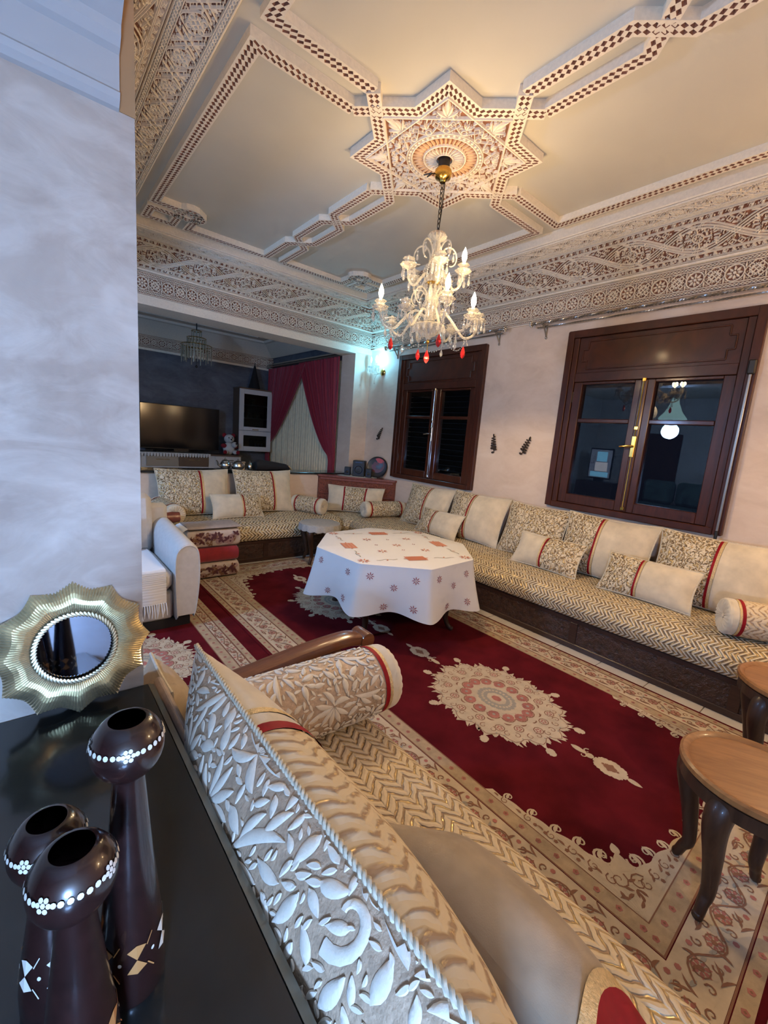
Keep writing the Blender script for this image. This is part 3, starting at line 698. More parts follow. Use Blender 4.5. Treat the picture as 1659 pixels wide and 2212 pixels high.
for k in range(16):
    a = 2*PI*k/16; ca, sa = math.cos(a), math.sin(a)
    o.ring((0.262*ca, 0.262*sa), 0.017, 0.007, 10)
    a2 = a+PI/16; c2, s2 = math.cos(a2), math.sin(a2)
    o.line([(0.242*math.cos(a+0.02), 0.242*math.sin(a+0.02)), (0.285*c2, 0.285*s2), (0.31*math.cos(a2-0.06), 0.31*math.sin(a2-0.06)), (0.33*c2, 0.33*s2)], 0.007)
    o.line([(0.242*math.cos(a2+0.17), 0.242*math.sin(a2+0.17)), (0.285*c2, 0.285*s2), (0.31*math.cos(a2+0.06), 0.31*math.sin(a2+0.06)), (0.33*c2, 0.33*s2)], 0.007)
    for q in (-1, 0, 1): o.leaf((0.288*ca, 0.288*sa), a+q*0.75, 0.042, 0.013, 0, 5)
    if k % 2 == 0:
        for q in (-1, 1):
            o.spiral((0.318*math.cos(a+q*0.12), 0.318*math.sin(a+q*0.12)), a+PI, 0.019, 0.004, q*1.1, 0.008, 11)
            o.leaf((0.345*math.cos(a+q*0.13), 0.345*math.sin(a+q*0.13)), a-q*0.7, 0.04, 0.012, q*0.6, 5)
    else:
        for q in (-1, 1): o.leaf((0.335*math.cos(a+q*0.05), 0.335*math.sin(a+q*0.05)), a+q*0.6, 0.036, 0.012, 0, 5)
fill(thick(o, 1.15), (-0.5, 0.5, -0.5, 0.5), 0.016, 0.0035, 3500, 9, 0.003, lambda c: np.hypot(*c) > 0.235 and (max(abs(c[0]), abs(c[1])) < A_IN-0.01 or abs(c[0])+abs(c[1]) < (A_IN-0.01)*1.414))
q = MB(); lay(q, o.arrays(rise=0.012), plane((SX, SY, zst), (1, 0, 0), (0, 1, 0), (0, 0, -1))); tag(q.build('star_carving', 'stucco_cream', ce, smooth=False), kind='stuff')
o = Orn()
for k in range(40): a = 2*PI*k/40; o.leaf((0.134*math.cos(a), 0.134*math.sin(a)), a, 0.066, 0.0185, 0, 5, 0.6)
q = MB(); lay(q, o.arrays(rise=0.008), plane((SX, SY, zst), (1, 0, 0), (0, 1, 0), (0, 0, -1))); tag(q.build('rosette_flutes', 'stucco_peach', ce, smooth=False), kind='stuff')

# ------------------------------------------------------------------- windows
def make_window(n, y0, y1, label, brass_col):
    root = struct(bpy.data.objects.new('window_%d' % n, None)); COL.objects.link(root); root.location = (XR, (y0+y1)/2, WZ0); root['label'] = label
    W = y1-y0; hw = W/2; Ht = WZ1-WZ0
    bx = lambda nm, mat, a, b, c, d, e, f, ch=0.004, par=root: mbox(nm, mat, [(a, b, c, d, e, f)], par, ch)
    fo = -0.045     # proud of the wall
    bx('stile', 'window_wood_v', fo, 0.10, -hw-0.005, -hw+0.055, -0.0, Ht); bx('stile', 'window_wood_v', fo, 0.10, hw-0.055, hw+0.005, 0, Ht)
    bx('stile', 'window_wood_v', fo+0.014, 0.10, -hw+0.0555, -hw+0.105, 0.0, Ht-0.06); bx('stile', 'window_wood_v', fo+0.014, 0.10, hw-0.105, hw-0.0555, 0.0, Ht-0.06)
    bx('head_rail', 'window_wood', fo+0.002, 0.10, -hw, hw, Ht-0.06, Ht+0.005); bx('sill_rail', 'window_wood', fo+0.002, 0.10, -hw+0.055, hw-0.055, -0.005, 0.05)
    bx('shutter_box', 'window_wood', fo+0.026, 0.09, -hw+0.106, hw-0.106, 1.20, Ht-0.061)
    bx('cross_rail', 'window_wood', fo+0.016, 0.09, -hw+0.106, hw-0.106, 1.165, 1.245)
    # stepped moulding on the shutter box
    zc0, zc1 = 1.275, 1.515; ym = hw-0.150; st = 0.045; X = fo+0.024
    out = [(-ym+st, zc0), (ym-st, zc0), (ym-st, zc0+0.07), (ym, zc0+0.07), (ym, zc1-0.07), (ym-st, zc1-0.07), (ym-st, zc1), (-ym+st, zc1), (-ym+st, zc1-0.07), (-ym, zc1-0.07), (-ym, zc0+0.07), (-ym+st, zc0+0.07)]
    mm = MB()
    for i in range(12): mm.tube([(X, *out[i]), (X, *out[(i+1) % 12])], 0.0065, 6)
    mm.build('panel_moulding', 'window_wood', root)
    # sashes
    gl = fo+0.030; zs0, zs1 = 0.052, 1.163
    for s in (-1, 1):
        a, b = (s*0.002, s*(hw-0.107)); lo, hi = min(a, b), max(a, b)
        sash = MB(); t = 0.075
        sash.box(gl, 0.075, lo, lo+t, zs0, zs1, 0.004); sash.box(gl, 0.075, hi-t, hi, zs0, zs1, 0.004)
        sash.box(gl, 0.075, lo+t, hi-t, zs0, zs0+0.085, 0.004); sash.box(gl, 0.075, lo+t, hi-t, zs1-0.022, zs1, 0.004)
        so = sash.build('sash', 'window_wood_v', root, smooth=False)
        zb = 0.82; bx('glazing_bar', 'window_wood', gl+0.006, 0.07, lo+t, hi-t, zb-0.018, zb+0.018, 0.006, so)
        for (p0, p1) in ((zs0+0.085, zb-0.018), (zb+0.018, zs1-0.022)): bx('pane', 'window_glass', 0.028, 0.033, lo+t-0.004, hi-t+0.004, p0-0.004, p1+0.004, 0, so)
        for zz in (0.22, 0.98): bx('hinge', 'iron', gl-0.004, gl+0.012, s*(hw-0.1115), s*(hw-0.100), zz, zz+0.10, 0.003, so)
    bx('astragal', 'window_wood_v', gl-0.018, gl+0.004, -0.024, 0.024, zs0, zs1, 0.008)
    mm = MB(); mm.tube([(gl-0.022, 0, zs0+0.02), (gl-0.022, 0, zs1-0.01)], 0.005, 6); mm.build('locking_rod', brass_col, root)
    for zz in (zs0+0.015, 0.75, zs1-0.02): bx('rod_guide', brass_col, gl-0.030, gl-0.012, -0.014, 0.014, zz, zz+0.030, 0.004)
    hm = MB(); hm.box(gl-0.032, gl-0.016, -0.017, 0.017, 0.52, 0.70, 0.005); ho = hm.build('handle_plate', brass_col, root, smooth=False)
    hm = MB(); hm.tube([(gl-0.03, 0, 0.615), (gl-0.062, 0, 0.615), (gl-0.068, 0.02, 0.613), (gl-0.066, 0.09, 0.605)], [0.008, 0.008, 0.009, 0.007], 8); hm.build('handle_lever', brass_col, ho)
    # roller shutter slats outside
    sm = MB(); sm.box(0.16, 0.172, -hw+0.06, hw-0.06, 0, 0.062, 0.004); s0 = None
    for k in range(18 if n == 1 else 3):
        if s0 is None: s0 = sm.build('shutter_slat', 'slat_dark', root, smooth=False, loc=(0, 0, 0.04+k*0.066+(0 if n == 1 else 1.16)))
        else: link_copy(s0, root, (0, 0, 0.04+k*0.066+(0 if n == 1 else 1.16)))
    return root
make_window(1, *WIN[0], 'narrow-looking varnished brown window beside the chandelier, far end of the wall', 'old_silver')
w2 = make_window(2, *WIN[1], 'large varnished brown window with gold handle above the long sofa', 'brass')
# shutter strap on the near window
m = MB(); m.box(XR-0.062, XR-0.052, 0.806, 0.822, 1.02, 2.20, 0.002); so = m.build('shutter_strap', 'rod_steel', None, smooth=False); tag(so, 'grey shutter strap hanging down the right side of the large window', 'strap')
m = MB(); m.box(XR-0.072, XR-0.042, 0.79, 0.836, 2.14, 2.24, 0.008); m.build('strap_guide', 'iron', so, smooth=False)
m = MB(); m.box(XR-0.064, XR-0.05, 0.804, 0.824, 0.93, 1.02, 0.004); m.build('strap_weight', 'iron', so, smooth=False)

# =================================================================== SOFAS
def smooth_prof(pts, n=40):
    """Catmull-Rom through pts"""
    p = np.array(pts, float); p = np.vstack([2*p[0]-p[1], p, 2*p[-1]-p[-2]]); out = []
    m = len(p)-3
    for i in range(m):
        for t in np.linspace(0, 1, max(2, n//m), endpoint=False):
            a, b, c, d = p[i:i+4]; out.append(0.5*(2*b+(c-a)*t+(2*a-5*b+4*c-d)*t*t+(3*b-a-3*c+d)*t**3))
    out.append(p[-2]); return np.array(out)
def mattress(mat, parent, L, depth, z0, z1, name='mattress', nl=24):
    """local: x along length 0..L, y = depth from back (0) to front (depth)"""
    h = z1-z0
    pr = smooth_prof([(0.0, z0+0.02), (0.0, z1-0.03), (0.05, z1-0.004), (depth*0.4, z1+0.012), (depth*0.78, z1), (depth-0.045, z1-0.035), (depth+0.006, z1-0.10), (depth+0.012, z0+0.07), (depth-0.012, z0+0.012), (depth-0.06, z0)], 48)
    arc = np.concatenate([[0], np.cumsum(np.linalg.norm(np.diff(pr, axis=0), axis=1))])
    xs = np.concatenate([[0, 0.012, 0.04], np.linspace(0.1, L-0.1, nl), [L-0.04, L-0.012, L]])
    P = np.zeros((len(xs), len(pr), 3)); UV = np.zeros((len(xs), len(pr), 2)); cy, cz = depth/2, (z0+z1)/2
    for i, x in enumerate(xs):
        e = min(x, L-x); k = 1.0 if e >= 0.1 else 1-0.12*(1-math.sqrt(max(0, 1-((0.1-e)/0.1)**2)))
        P[i, :, 0] = x; P[i, :, 1] = cy+(pr[:, 0]-cy)*k; P[i, :, 2] = cz+(pr[:, 1]-cz)*k
        UV[i, :, 0] = arc; UV[i, :, 1] = x
    m = MB(); m.grid(P, uv=UV)
    for i, rev in ((0, False), (len(xs)-1, True)):
        ring = P[i]; c = ring.mean(0); V = ring.tolist()+[c.tolist()]; n = len(ring)
        m.add(V, [((k, (k+1) % n, n) if rev else ((k+1) % n, k, n)) for k in range(n)], [(p[1]+0.3, p[2]) for p in V])
    return m.build(name, mat, parent, angle=60)
def plinth(parent, L, y0, y1, h, npan, mat='carved_dark', frame='dark_wood'):
    mbox('plinth_core', frame, [(0.02, L-0.02, y0, y1-0.03, 0, h)], parent)
    for z in ((0.0, 0.045), (h-0.035, h)): mbox('plinth_rail', frame, [(0, L, y1-0.03, y1, z[0], z[1])], parent, 0.005)
    w = L/npan
    for k in range(npan+1): mbox('plinth_stile', frame, [(max(0, k*w-0.03), min(L, k*w+0.03), y1-0.03, y1-0.001, 0.045, h-0.035)], parent, 0.003)
    for k in range(npan): mbox('carved_panel', mat, [(k*w+0.03, (k+1)*w-0.03, y1-0.03, y1-0.010, 0.045, h-0.035)], parent)
# right-hand long sofa: local x -> world -Y ... build with rz so that local y (front) = -X, local x = +Y
def sofa(name, label, loc, rz, L, depth, chev, npan, z1=0.455):
    t = thing(name, label, 'sofa', loc, rz)
    plinth(t, L, 0.0, depth-0.03, 0.245, npan); mattress(chev, t, L, depth, 0.246, z1); return t
PH = PI/2
sofa('long_sofa', 'long cream banquette sofa in chevron brocade under the two windows', (XR-0.005, -0.60, 0), PH, 5.05, 0.795, 'chevron', 5, 0.462)
fs = sofa('short_sofa', 'cream banquette sofa in chevron brocade along the half wall', (3.13, YF-0.005, 0), PI, 2.08, 0.79, 'chevron_far', 2, 0.455)
ns = sofa('near_sofa', 'cream chevron brocade sofa in the foreground facing the windows', (0.262, 1.31, 0), -PH, 2.1, 0.765, 'chevron_near', 2, 0.452)
cs = thing('corner_banquette', 'square corner banquette in gold-flecked brocade joining the two banquettes', 'sofa', (3.975, 4.46, 0), PH)
plinth(cs, 0.80, 0.0, 0.75, 0.245, 1); mattress('crackle', cs, 0.81, 0.82, 0.246, 0.45, nl=10)

# wooden arms
def arm_rail(parent, pts, wd, th, mat):
    """flat wooden rail along pts with rounded section (local)"""
    m = MB(); pts = np.array(pts, float); n = len(pts); k = 12; P = np.zeros((n, k, 3))
    for i in range(n):
        for j in range(k):
            a = 2*PI*j/k; c, s = math.cos(a), math.sin(a); q = lambda v: math.copysign(abs(v)**0.5, v)
            P[i, j] = pts[i]+np.array((0, wd/2*q(c), th/2*q(s)))
    m.grid(P, cv=True); m.add(P[0].tolist(), [tuple(range(k))]); m.add(P[-1].tolist(), [tuple(range(k))[::-1]]); return m.build('arm_rail', mat, parent)
na = reparent(thing('wooden_arm', 'polished brown wooden armrest', 'armrest', (0.30, 1.40, 0)), ns)
arm_rail(na, smooth_prof([(0.0, 0, 0.585), (0.25, 0, 0.600), (0.50, 0, 0.628), (0.70, 0, 0.640), (0.79, 0, 0.628)], 24), 0.085, 0.05, 'arm_wood')
m = MB(); m.lathe([(0.001, -0.046), (0.034, -0.046), (0.036, -0.03), (0.036, 0.03), (0.034, 0.046), (0.001, 0.046)], 16, (0.815, 0, 0.625), Matrix.Rotation(PI/2, 4, 'X')); m.build('scroll_end', 'arm_wood', na)
mbox('arm_post', 'arm_wood', [(0.62, 0.70, -0.03, 0.03, 0, 0.605)], na, 0.008); mbox('arm_post', 'arm_wood', [(0.03, 0.11, -0.03, 0.03, 0, 0.57)], na, 0.008); mbox('side_panel', 'carved_dark', [(0.11, 0.62, -0.015, 0.015, 0.05, 0.53)], na)
fa = reparent(thing('wooden_arm', 'red-brown scrolled wooden armrest', 'armrest', (0.935, 4.47, 0)), fs)
m = MB()
m.lathe([(0.001, -0.10), (0.05, -0.10), (0.056, -0.06), (0.05, -0.02), (0.056, 0.04), (0.05, 0.10), (0.001, 0.10)], 16, (0.11, 0.0, 0.575), Matrix.Rotation(PI/2, 4, 'Y')); m.build('arm_scroll', 'red_wood', fa)
mbox('arm_post', 'red_wood', [(0.035, 0.125, -0.035, 0.035, 0, 0.53)], fa, 0.008); mbox('arm_rail', 'red_wood', [(0.02, 0.12, 0.036, 0.75, 0.50, 0.56)], fa, 0.015); mbox('side_panel', 'carved_red', [(0.06, 0.09, 0.036, 0.73, 0.05, 0.50)], fa)

# =================================================================== CUSHIONS
def cush_surf(w, h, t, side=1, pinch=0.075):
    def f(u, v):
        u = np.asarray(u, float); v = np.asarray(v, float)
        x = w/2*u*(1-pinch*(1-v**2)**1.0); z = h/2+h/2*v*(1-pinch*(1-u**2)**1.0)
        y = -side*t/2*np.maximum(0, (1-np.abs(u)**2.5)*(1-np.abs(v)**2.5))**0.60
        return np.stack([x, y+0*x, z], -1)
    return f
def outline(w, h, pinch=0.075, n=14):
    f = cush_surf(w, h, 0.0, 1, pinch); L = np.linspace(-1, 1, n, endpoint=False)
    uv = [(a, -1) for a in L]+[(1, a) for a in L]+[(-a, 1) for a in L]+[(-1, -a) for a in L]
    return [f(a, b) for a, b in uv]
PAT, VEL = 'crackle', 'velvet'
def panels(layout, front):
    return layout
def cushion(label, loc, yaw, lean, w, h, t, layout, group=None, back='velvet', cordr=0.006, name='cushion', res=0.035, piping='cord', pinch=0.075, roll=0.0):
    """layout: list of (part, mat, u0, u1) on the front; local front = -y, bottom at z=0"""
    root = bpy.data.objects.new(name, None); COL.objects.link(root); root.location = loc
    root.rotation_euler = (Matrix.Rotation(yaw, 3, 'Z') @ Matrix.Rotation(-lean, 3, 'X') @ Matrix.Rotation(roll, 3, 'Y')).to_euler(); root.empty_display_size = 0.1
    tag(root, label, 'cushion', group); f = cush_surf(w, h, t, 1, pinch); nv = max(10, int(h/res)); vs_ = np.sin(np.linspace(-1, 1, nv)*PI/2)
    for part, mat, u0, u1 in layout:
        nu = max(2, int((u1-u0)*w/2/res)+1); us = np.linspace(u0, u1, nu)
        us = np.where(np.abs(us) > 0.8, np.sign(us)*(0.8+0.2*np.sin((np.abs(us)-0.8)/0.2*PI/2)), us)
        U, V = np.meshgrid(us, vs_, indexing='ij'); P = f(U, V)
        if part in ('red_band', 'gold_trim'): P[..., 1] -= 0.004
        m = MB(); m.grid(P, uv=np.stack([V*h/2+0.3, U*w/2+0.5], -1), flip=True); m.build(part, mat, root, angle=180)
    g = cush_surf(w, h, t, -1, pinch); us = np.sin(np.linspace(-1, 1, max(10, int(w/res/1.4)))*PI/2); U, V = np.meshgrid(us, vs_, indexing='ij')
    m = MB(); m.grid(g(U, V), uv=np.stack([V*h/2+0.3, U*w/2+0.5], -1)); m.build('back_panel', back, root, angle=180)
    if cordr: m = MB(); m.tube(outline(w, h, pinch), cordr, 6, closed=True); m.build('piping', piping, root)
    return root
def L3(b, a_mat, c_mat, bw=0.045, gw=0.05, gold_after=True):
    """pattern | red band | (gold) | velvet split at u=b"""
    n1 = 'patterned_panel' if a_mat == PAT else 'velvet_panel'; n2 = 'patterned_panel' if c_mat == PAT else 'velvet_panel'
    if gold_after: return [(n1, a_mat, -1, b), ('red_band', 'red_band', b, b+bw), ('gold_trim', 'gold_trim', b+bw, b+bw+gw), (n2, c_mat, b+bw+gw, 1)]
    return [(n1, a_mat, -1, b), ('gold_trim', 'gold_trim', b, b+gw), ('red_band', 'red_band', b+gw, b+gw+bw), (n2, c_mat, b+gw+bw, 1)]
R90 = -PH
G1 = 'large cushions along the long sofa'; G2 = 'small lumbar cushions on the long sofa'
cushion('large gold-flecked and velvet cushion under the far window, first from the corner', (3.70, 3.67, 0.470), R90, 0.33, 0.74, 0.52, 0.20, L3(0.05, PAT, VEL), G1)
cushion('large gold-flecked and velvet cushion with red band, second from the corner', (3.68, 2.91, 0.470), R90, 0.33, 0.76, 0.54, 0.21, L3(-0.16, PAT, VEL), G1)
cushion('large all-over gold-flecked cushion without a band, mid sofa', (3.70, 2.21, 0.470), R90, 0.34, 0.66, 0.53, 0.20, [('patterned_panel', PAT, -1, 1)], G1, back=PAT)
cushion('large cushion under the big window, half gold-flecked half plain velvet', (3.68, 1.52, 0.470), R90, 0.33, 0.76, 0.54, 0.21, L3(-0.16, PAT, VEL), G1)
cushion('large gold-flecked cushion at the near end of the long sofa', (3.68, 0.76, 0.470), R90, 0.33, 0.76, 0.54, 0.21, L3(0.02, PAT, VEL), G1)
cushion('small velvet lumbar cushion leaning beneath the far window', (3.50, 3.25, 0.472), R90, 0.50, 0.62, 0.30, 0.15, L3(-0.25, PAT, VEL), G2)
cushion('small lumbar cushion with its velvet half left and patterned half right', (3.47, 1.90, 0.472), R90, 0.50, 0.63, 0.31, 0.16, L3(-0.12, VEL, PAT, gold_after=False), G2)
cushion('small lumbar cushion with patterned left half, nearest on the long sofa', (3.45, 1.08, 0.472), R90, 0.50, 0.64, 0.32, 0.16, L3(-0.20, PAT, VEL), G2)
G3 = 'cushions on the short banquette'
cushion('large gold-flecked cushion at the left of the short banquette', (1.47, 5.02, 0.466), 0, 0.30, 0.80, 0.54, 0.20, L3(0.12, PAT, VEL), G3)
cushion('large gold-flecked cushion beside the bolster on the short banquette', (2.31, 5.02, 0.466), 0, 0.30, 0.77, 0.54, 0.20, L3(0.22, PAT, VEL), G3)
cushion('small velvet-left lumbar cushion in front of the two on the short banquette', (1.87, 4.78, 0.466), 0, 0.45, 0.60, 0.29, 0.15, L3(0.12, VEL, PAT, gold_after=False), G3)
cushion('wide cushion with two red bands leaning on the carved corner shelf', (3.46, 4.74, 0.460), -PI/4, 0.28, 0.80, 0.36, 0.16,
        [('velvet_panel', VEL, -1, -0.42), ('red_band', 'red_band', -0.42, -0.37), ('patterned_panel', PAT, -0.37, 0.36), ('red_band', 'red_band', 0.36, 0.41), ('velvet_panel', VEL, 0.41, 1)])

# big damask back cushion in the foreground and small taupe one
def floral(W, H, seed, s=1.0):
    """damask: lilies, long curved leaves and curls, kept apart by thin gaps"""
    o = Orn(); r = random.Random(seed); pts = []
    for k in range(4000):
        x, y = r.uniform(0, W), r.uniform(0, H)
        if all((x-a)**2+(y-b)**2 > (0.118*s)**2 for a, b in pts): pts.append((x, y))
    for k, (x, y) in enumerate(pts):
        a0 = r.uniform(0, 2*PI)
        if k % 3 == 0:        # lily
            for q in range(6): o.leaf((x+0.006*math.cos(a0+(q-2.5)*0.46), y+0.006*math.sin(a0+(q-2.5)*0.46)), a0+(q-2.5)*0.46, 0.075*s*(1-0.10*abs(q-2.5)/2.5), 0.019*s, (q-2.5)*0.22, 9, 1.15)
            for q in (-1, 1): o.leaf((x, y), a0+PI+q*0.55, 0.068*s, 0.020*s, q*1.1, 9, 1.0)
        elif k % 3 == 1:      # acanthus sprig
            o.leaf((x-0.06*s*math.cos(a0), y-0.06*s*math.sin(a0)), a0-0.4, 0.125*s, 0.020*s, 0.8, 12, 1.0)
            for q in (-1, 1):
                for t in (-0.35, 0.15): o.leaf((x+t*0.10*s*math.cos(a0)-q*0.014*math.sin(a0), y+t*0.10*s*math.sin(a0)+q*0.014*math.cos(a0)), a0+q*0.85, 0.058*s, 0.018*s, -q*0.7, 8, 1.0)
        else:                 # curl
            o.spiral((x, y), a0, 0.042*s, 0.010, 0.75*r.choice((-1, 1)), 0.020*s, 14)
            for q in range(3): o.leaf((x+0.05*s*math.cos(a0+2+q*0.9), y+0.05*s*math.sin(a0+2+q*0.9)), a0+2.6+q*0.9, 0.055*s, 0.019*s, 0.9, 8, 1.0)
    return o
W_, H_, T_ = 1.12, 0.47, 0.30
bc = thing('back_cushion', 'big cream damask cushion with twisted cord edge, foreground left beside the black top', 'cushion', (0.420, 0.615, 0.425))
bc.rotation_euler = (Matrix.Rotation(PH, 3, 'Z') @ Matrix.Rotation(-0.16, 3, 'X')).to_euler()
# local x -> +Y, local y -> -X (back).  front = -y -> +X
F_ = cush_surf(W_, H_, T_, 1, 0.05); B_ = cush_surf(W_, H_, T_, -1, 0.05)
vs_ = np.sin(np.linspace(-1, 1, 26)*PI/2)
def slab(part, mat, u0, u1, f, flip, parent=bc, n=None, dy=0.0):
    us = np.linspace(u0, u1, n or max(3, int((u1-u0)*W_/2/0.03))); us = np.where(np.abs(us) > 0.85, np.sign(us)*(0.85+0.15*np.sin((np.abs(us)-0.85)/0.15*PI/2)), us)
    U, V = np.meshgrid(us, vs_, indexing='ij'); P = f(U, V); P[..., 1] += dy; m = MB(); m.grid(P, uv=np.stack([V*H_/2+0.3, U*W_/2+0.6], -1), flip=flip); return m.build(part, mat, parent, angle=180)
slab('patterned_panel', 'crackle_near', -1, 0.24, F_, True); slab('red_band', 'red_band', 0.24, 0.29, F_, True, dy=-0.004); slab('velvet_strip', 'velvet', 0.29, 0.36, F_, True); slab('gold_trim', 'gold_trim', 0.36, 0.395, F_, True, dy=-0.003); slab('velvet_panel', 'velvet', 0.395, 1, F_, True)
slab('back_panel', 'damask_ground', -1, 1, B_, False)
pv_ = np.linspace(-1, 1, 400); q_ = B_(0*pv_, pv_); ps_ = np.concatenate([[0], np.cumsum(np.linalg.norm(np.diff(q_, axis=0), axis=1))]); SA_ = ps_[-1]
fl_o = floral(W_, SA_, 5, 1.1); fill(fl_o, (0, W_, 0, SA_), 0.020, 0.0045, 7000, 4, 0.0035, stretch=1.5)
def on_back(UV, H):
    u = UV[:, 0]/W_*2-1; v = np.interp(UV[:, 1], ps_, pv_); P = B_(np.clip(u, -1, 1), np.clip(v, -1, 1)); e = 1e-3
    du = B_(np.clip(u, -0.99, 0.98)+e, v)-B_(np.clip(u, -0.99, 0.98), v); dv = B_(u, np.clip(v, -0.99, 0.98)+e)-B_(u, np.clip(v, -0.99, 0.98)); n = np.cross(dv, du); n /= np.maximum(np.linalg.norm(n, axis=1, keepdims=True), 1e-9)
    n *= np.sign(n[:, 1:2]+1e-9); return P+n*(H[:, None]*0.0022+0.0006)
m = MB(); lay(m, fl_o.arrays(rise=1.0, inset=0.18), on_back, (0, 0), lambda UV: (UV[:, 0] > 0.02) & (UV[:, 0] < W_-0.02) & (UV[:, 1] > 0.02) & (UV[:, 1] < SA_-0.008)); tag(m.build('damask_flowers', 'damask_raised', bc, angle=50), kind='stuff')
ol = np.array(outline(W_, H_, 0.05, 60)); nn = len(ol); m = MB()
d_ = np.concatenate([[0], np.cumsum(np.linalg.norm(np.diff(ol, axis=0), axis=1))])
xs = np.interp(np.linspace(0, d_[-1], 760), d_, ol[:, 0]); ys_ = np.interp(np.linspace(0, d_[-1], 760), d_, ol[:, 1]); zs = np.interp(np.linspace(0, d_[-1], 760), d_, ol[:, 2])
C_ = np.stack([xs, ys_, zs], 1); Tn = np.gradient(C_, axis=0); Tn /= np.linalg.norm(Tn, axis=1, keepdims=True); N1 = np.tile([0, 1, 0], (760, 1)).astype(float); N2 = np.cross(Tn, N1)
for ph in (0, PI):
    a = np.linspace(0, d_[-1]/0.024*2*PI, 760)+ph; Q = C_+(N1*np.cos(a)[:, None]+N2*np.sin(a)[:, None])*0.0036; m.tube([tuple(q) for q in Q], 0.0040, 6)
m.build('twisted_cord', 'cord', bc)
tc = cushion('small taupe velvet cushion with gold trim at the bottom of the picture', (0.815, 0.345, 0.475), PH, 0.95, 0.56, 0.33, 0.17,
             [('patterned_panel', 'crackle_near', -1, -0.90), ('red_band', 'red_band', -0.90, -0.78), ('gold_trim', 'gold_trim', -0.78, -0.68), ('velvet_panel', 'velvet_taupe', -0.68, 1)], back='velvet_taupe', res=0.02, cordr=0, pinch=0.17)
cushion('beige velvet cushion end peeping between the black top and the damask cushion', (0.32, 1.345, 0.44), PH, 0.1, 0.26, 0.30, 0.16, [('velvet_panel', 'velvet_taupe', -1, 1)], back='velvet_taupe')

# bolsters
def bolster(label, p0, p1, r, mat, ends=(True, True), group='bolsters at the sofa ends', band_at=(0.1,), near=False, name='bolster'):
    p0, p1 = Vector(p0), Vector(p1); d = p1-p0; L = d.length; root = bpy.data.objects.new(name, None); COL.objects.link(root); root.location = p0; root.empty_display_size = 0.1
    root.rotation_euler = d.to_track_quat('X', 'Z').to_euler(); tag(root, label, 'bolster', group)
    n = 36
    def tubep(part, mt, x0, x1, rr0, rr1=None, nx=None):
        xs = np.linspace(x0, x1, nx or max(2, int((x1-x0)/0.04)+1)); th = np.linspace(0, 2*PI, n+1); P = np.zeros((len(xs), n+1, 3)); UV = np.zeros((len(xs), n+1, 2))
        for i, x in enumerate(xs):
            rad = rr0 if rr1 is None else rr0+(rr1-rr0)*(x-x0)/(x1-x0); rad *= 1+0.02*math.sin(PI*(x/L))
            P[i, :, 0] = x; P[i, :, 1] = rad*np.cos(th); P[i, :, 2] = rad*np.sin(th)*0.97; UV[i, :, 0] = th*r; UV[i, :, 1] = x
        m = MB(); m.grid(P, uv=UV, flip=True); return m.build(part, mt, root, angle=180)
    vb = 0.075      # plain velvet ends
    tubep('body', mat, vb, L-vb, r)
    for e in (0, 1):
        x = (lambda q: q) if e == 0 else (lambda q: L-q)
        a, b = sorted((x(vb-0.012), x(vb+0.006))); tubep('red_band', 'red_band', a, b, r+0.0025)
        a, b = sorted((x(vb-0.026), x(vb-0.012))); tubep('gold_trim', 'gold_trim', a, b, r+0.0015)
        a, b = sorted((x(0.02), x(vb-0.026))); tubep('velvet_cuff', 'velvet', a, b, r)
        # pleated end
        ks = 72; rs = np.array([1.0, 0.985, 0.93, 0.8, 0.6, 0.4, 0.2, 0.08]); xs = np.array([0.02, 0.008, -0.002, -0.008, -0.009, -0.006, 0.002, 0.010]); P = np.zeros((len(rs), ks, 3))
        for i, (q, xx) in enumerate(zip(rs, xs)):
            for k in range(ks):
                a = 2*PI*k/ks; rip = (0.006*math.cos(24*a))*min(1, (1-q)*5)*min(1, q*3); P[i, k] = (x(xx+rip), q*r*math.cos(a), q*r*math.sin(a)*0.97)
        m = MB(); m.grid(P, cv=True, flip=(e == 1)); m.build('pleated_end', 'velvet', root, angle=180)
        m = MB(); m.ball((x(0.002), 0, 0), r*0.13, 12, 8, (0.5, 1, 1)); m.build('button', 'velvet', root)
    if near:
        o = floral(2*PI*r, L-2*vb-0.02, 11, 0.95); fill(o, (0, 2*PI*r, 0, L-2*vb-0.02), 0.018, 0.0045, 4000, 6, 0.0035, stretch=1.5)
        def fn(UV, H):
            a = UV[:, 0]/r; rad = r*(1+0.02*np.sin(PI*UV[:, 1]/L))+0.0008+H*0.0022; return np.stack([UV[:, 1]+vb+0.01, rad*np.cos(a), rad*np.sin(a)*0.97], 1)
        m = MB(); lay(m, o.arrays(rise=1.0, inset=0.18), fn, (0, 0), lambda UV: (UV[:, 1] > -0.0) & (UV[:, 1] < L-2*vb-0.02) & (UV[:, 0] > 0) & (UV[:, 0] < 2*PI*r)); tag(m.build('damask_flowers', 'damask_raised', root, angle=50), kind='stuff')
    return root
bolster('fat damask bolster with red band lying across the foreground sofa', (0.40, 1.205, 0.575), (1.06, 1.175, 0.575), 0.125, 'damask_ground', near=True)
bolster('bolster with pleated end at the right of the short banquette', (2.74, 5.10, 0.565), (2.95, 4.70, 0.562), 0.108, PAT)
bolster('bolster half hidden behind the white armchair', (1.13, 4.56, 0.575), (1.10, 5.15, 0.575), 0.108, PAT)
bolster('bolster with pleated end at the corner end of the long sofa', (3.34, 4.36, 0.575), (3.92, 4.26, 0.575), 0.105, PAT)
bolster('bolster with pleated end at the near right end of the long sofa', (3.32, 0.57, 0.580), (3.62, 0.02, 0.580), 0.115, 'crackle_near')
sb = MB(); sb.box(0.2605, 0.285, -0.85, 1.30, 0.47, 0.755, 0.01); reparent(sb.build('padded_back', 'blanket_taupe', None), ns)

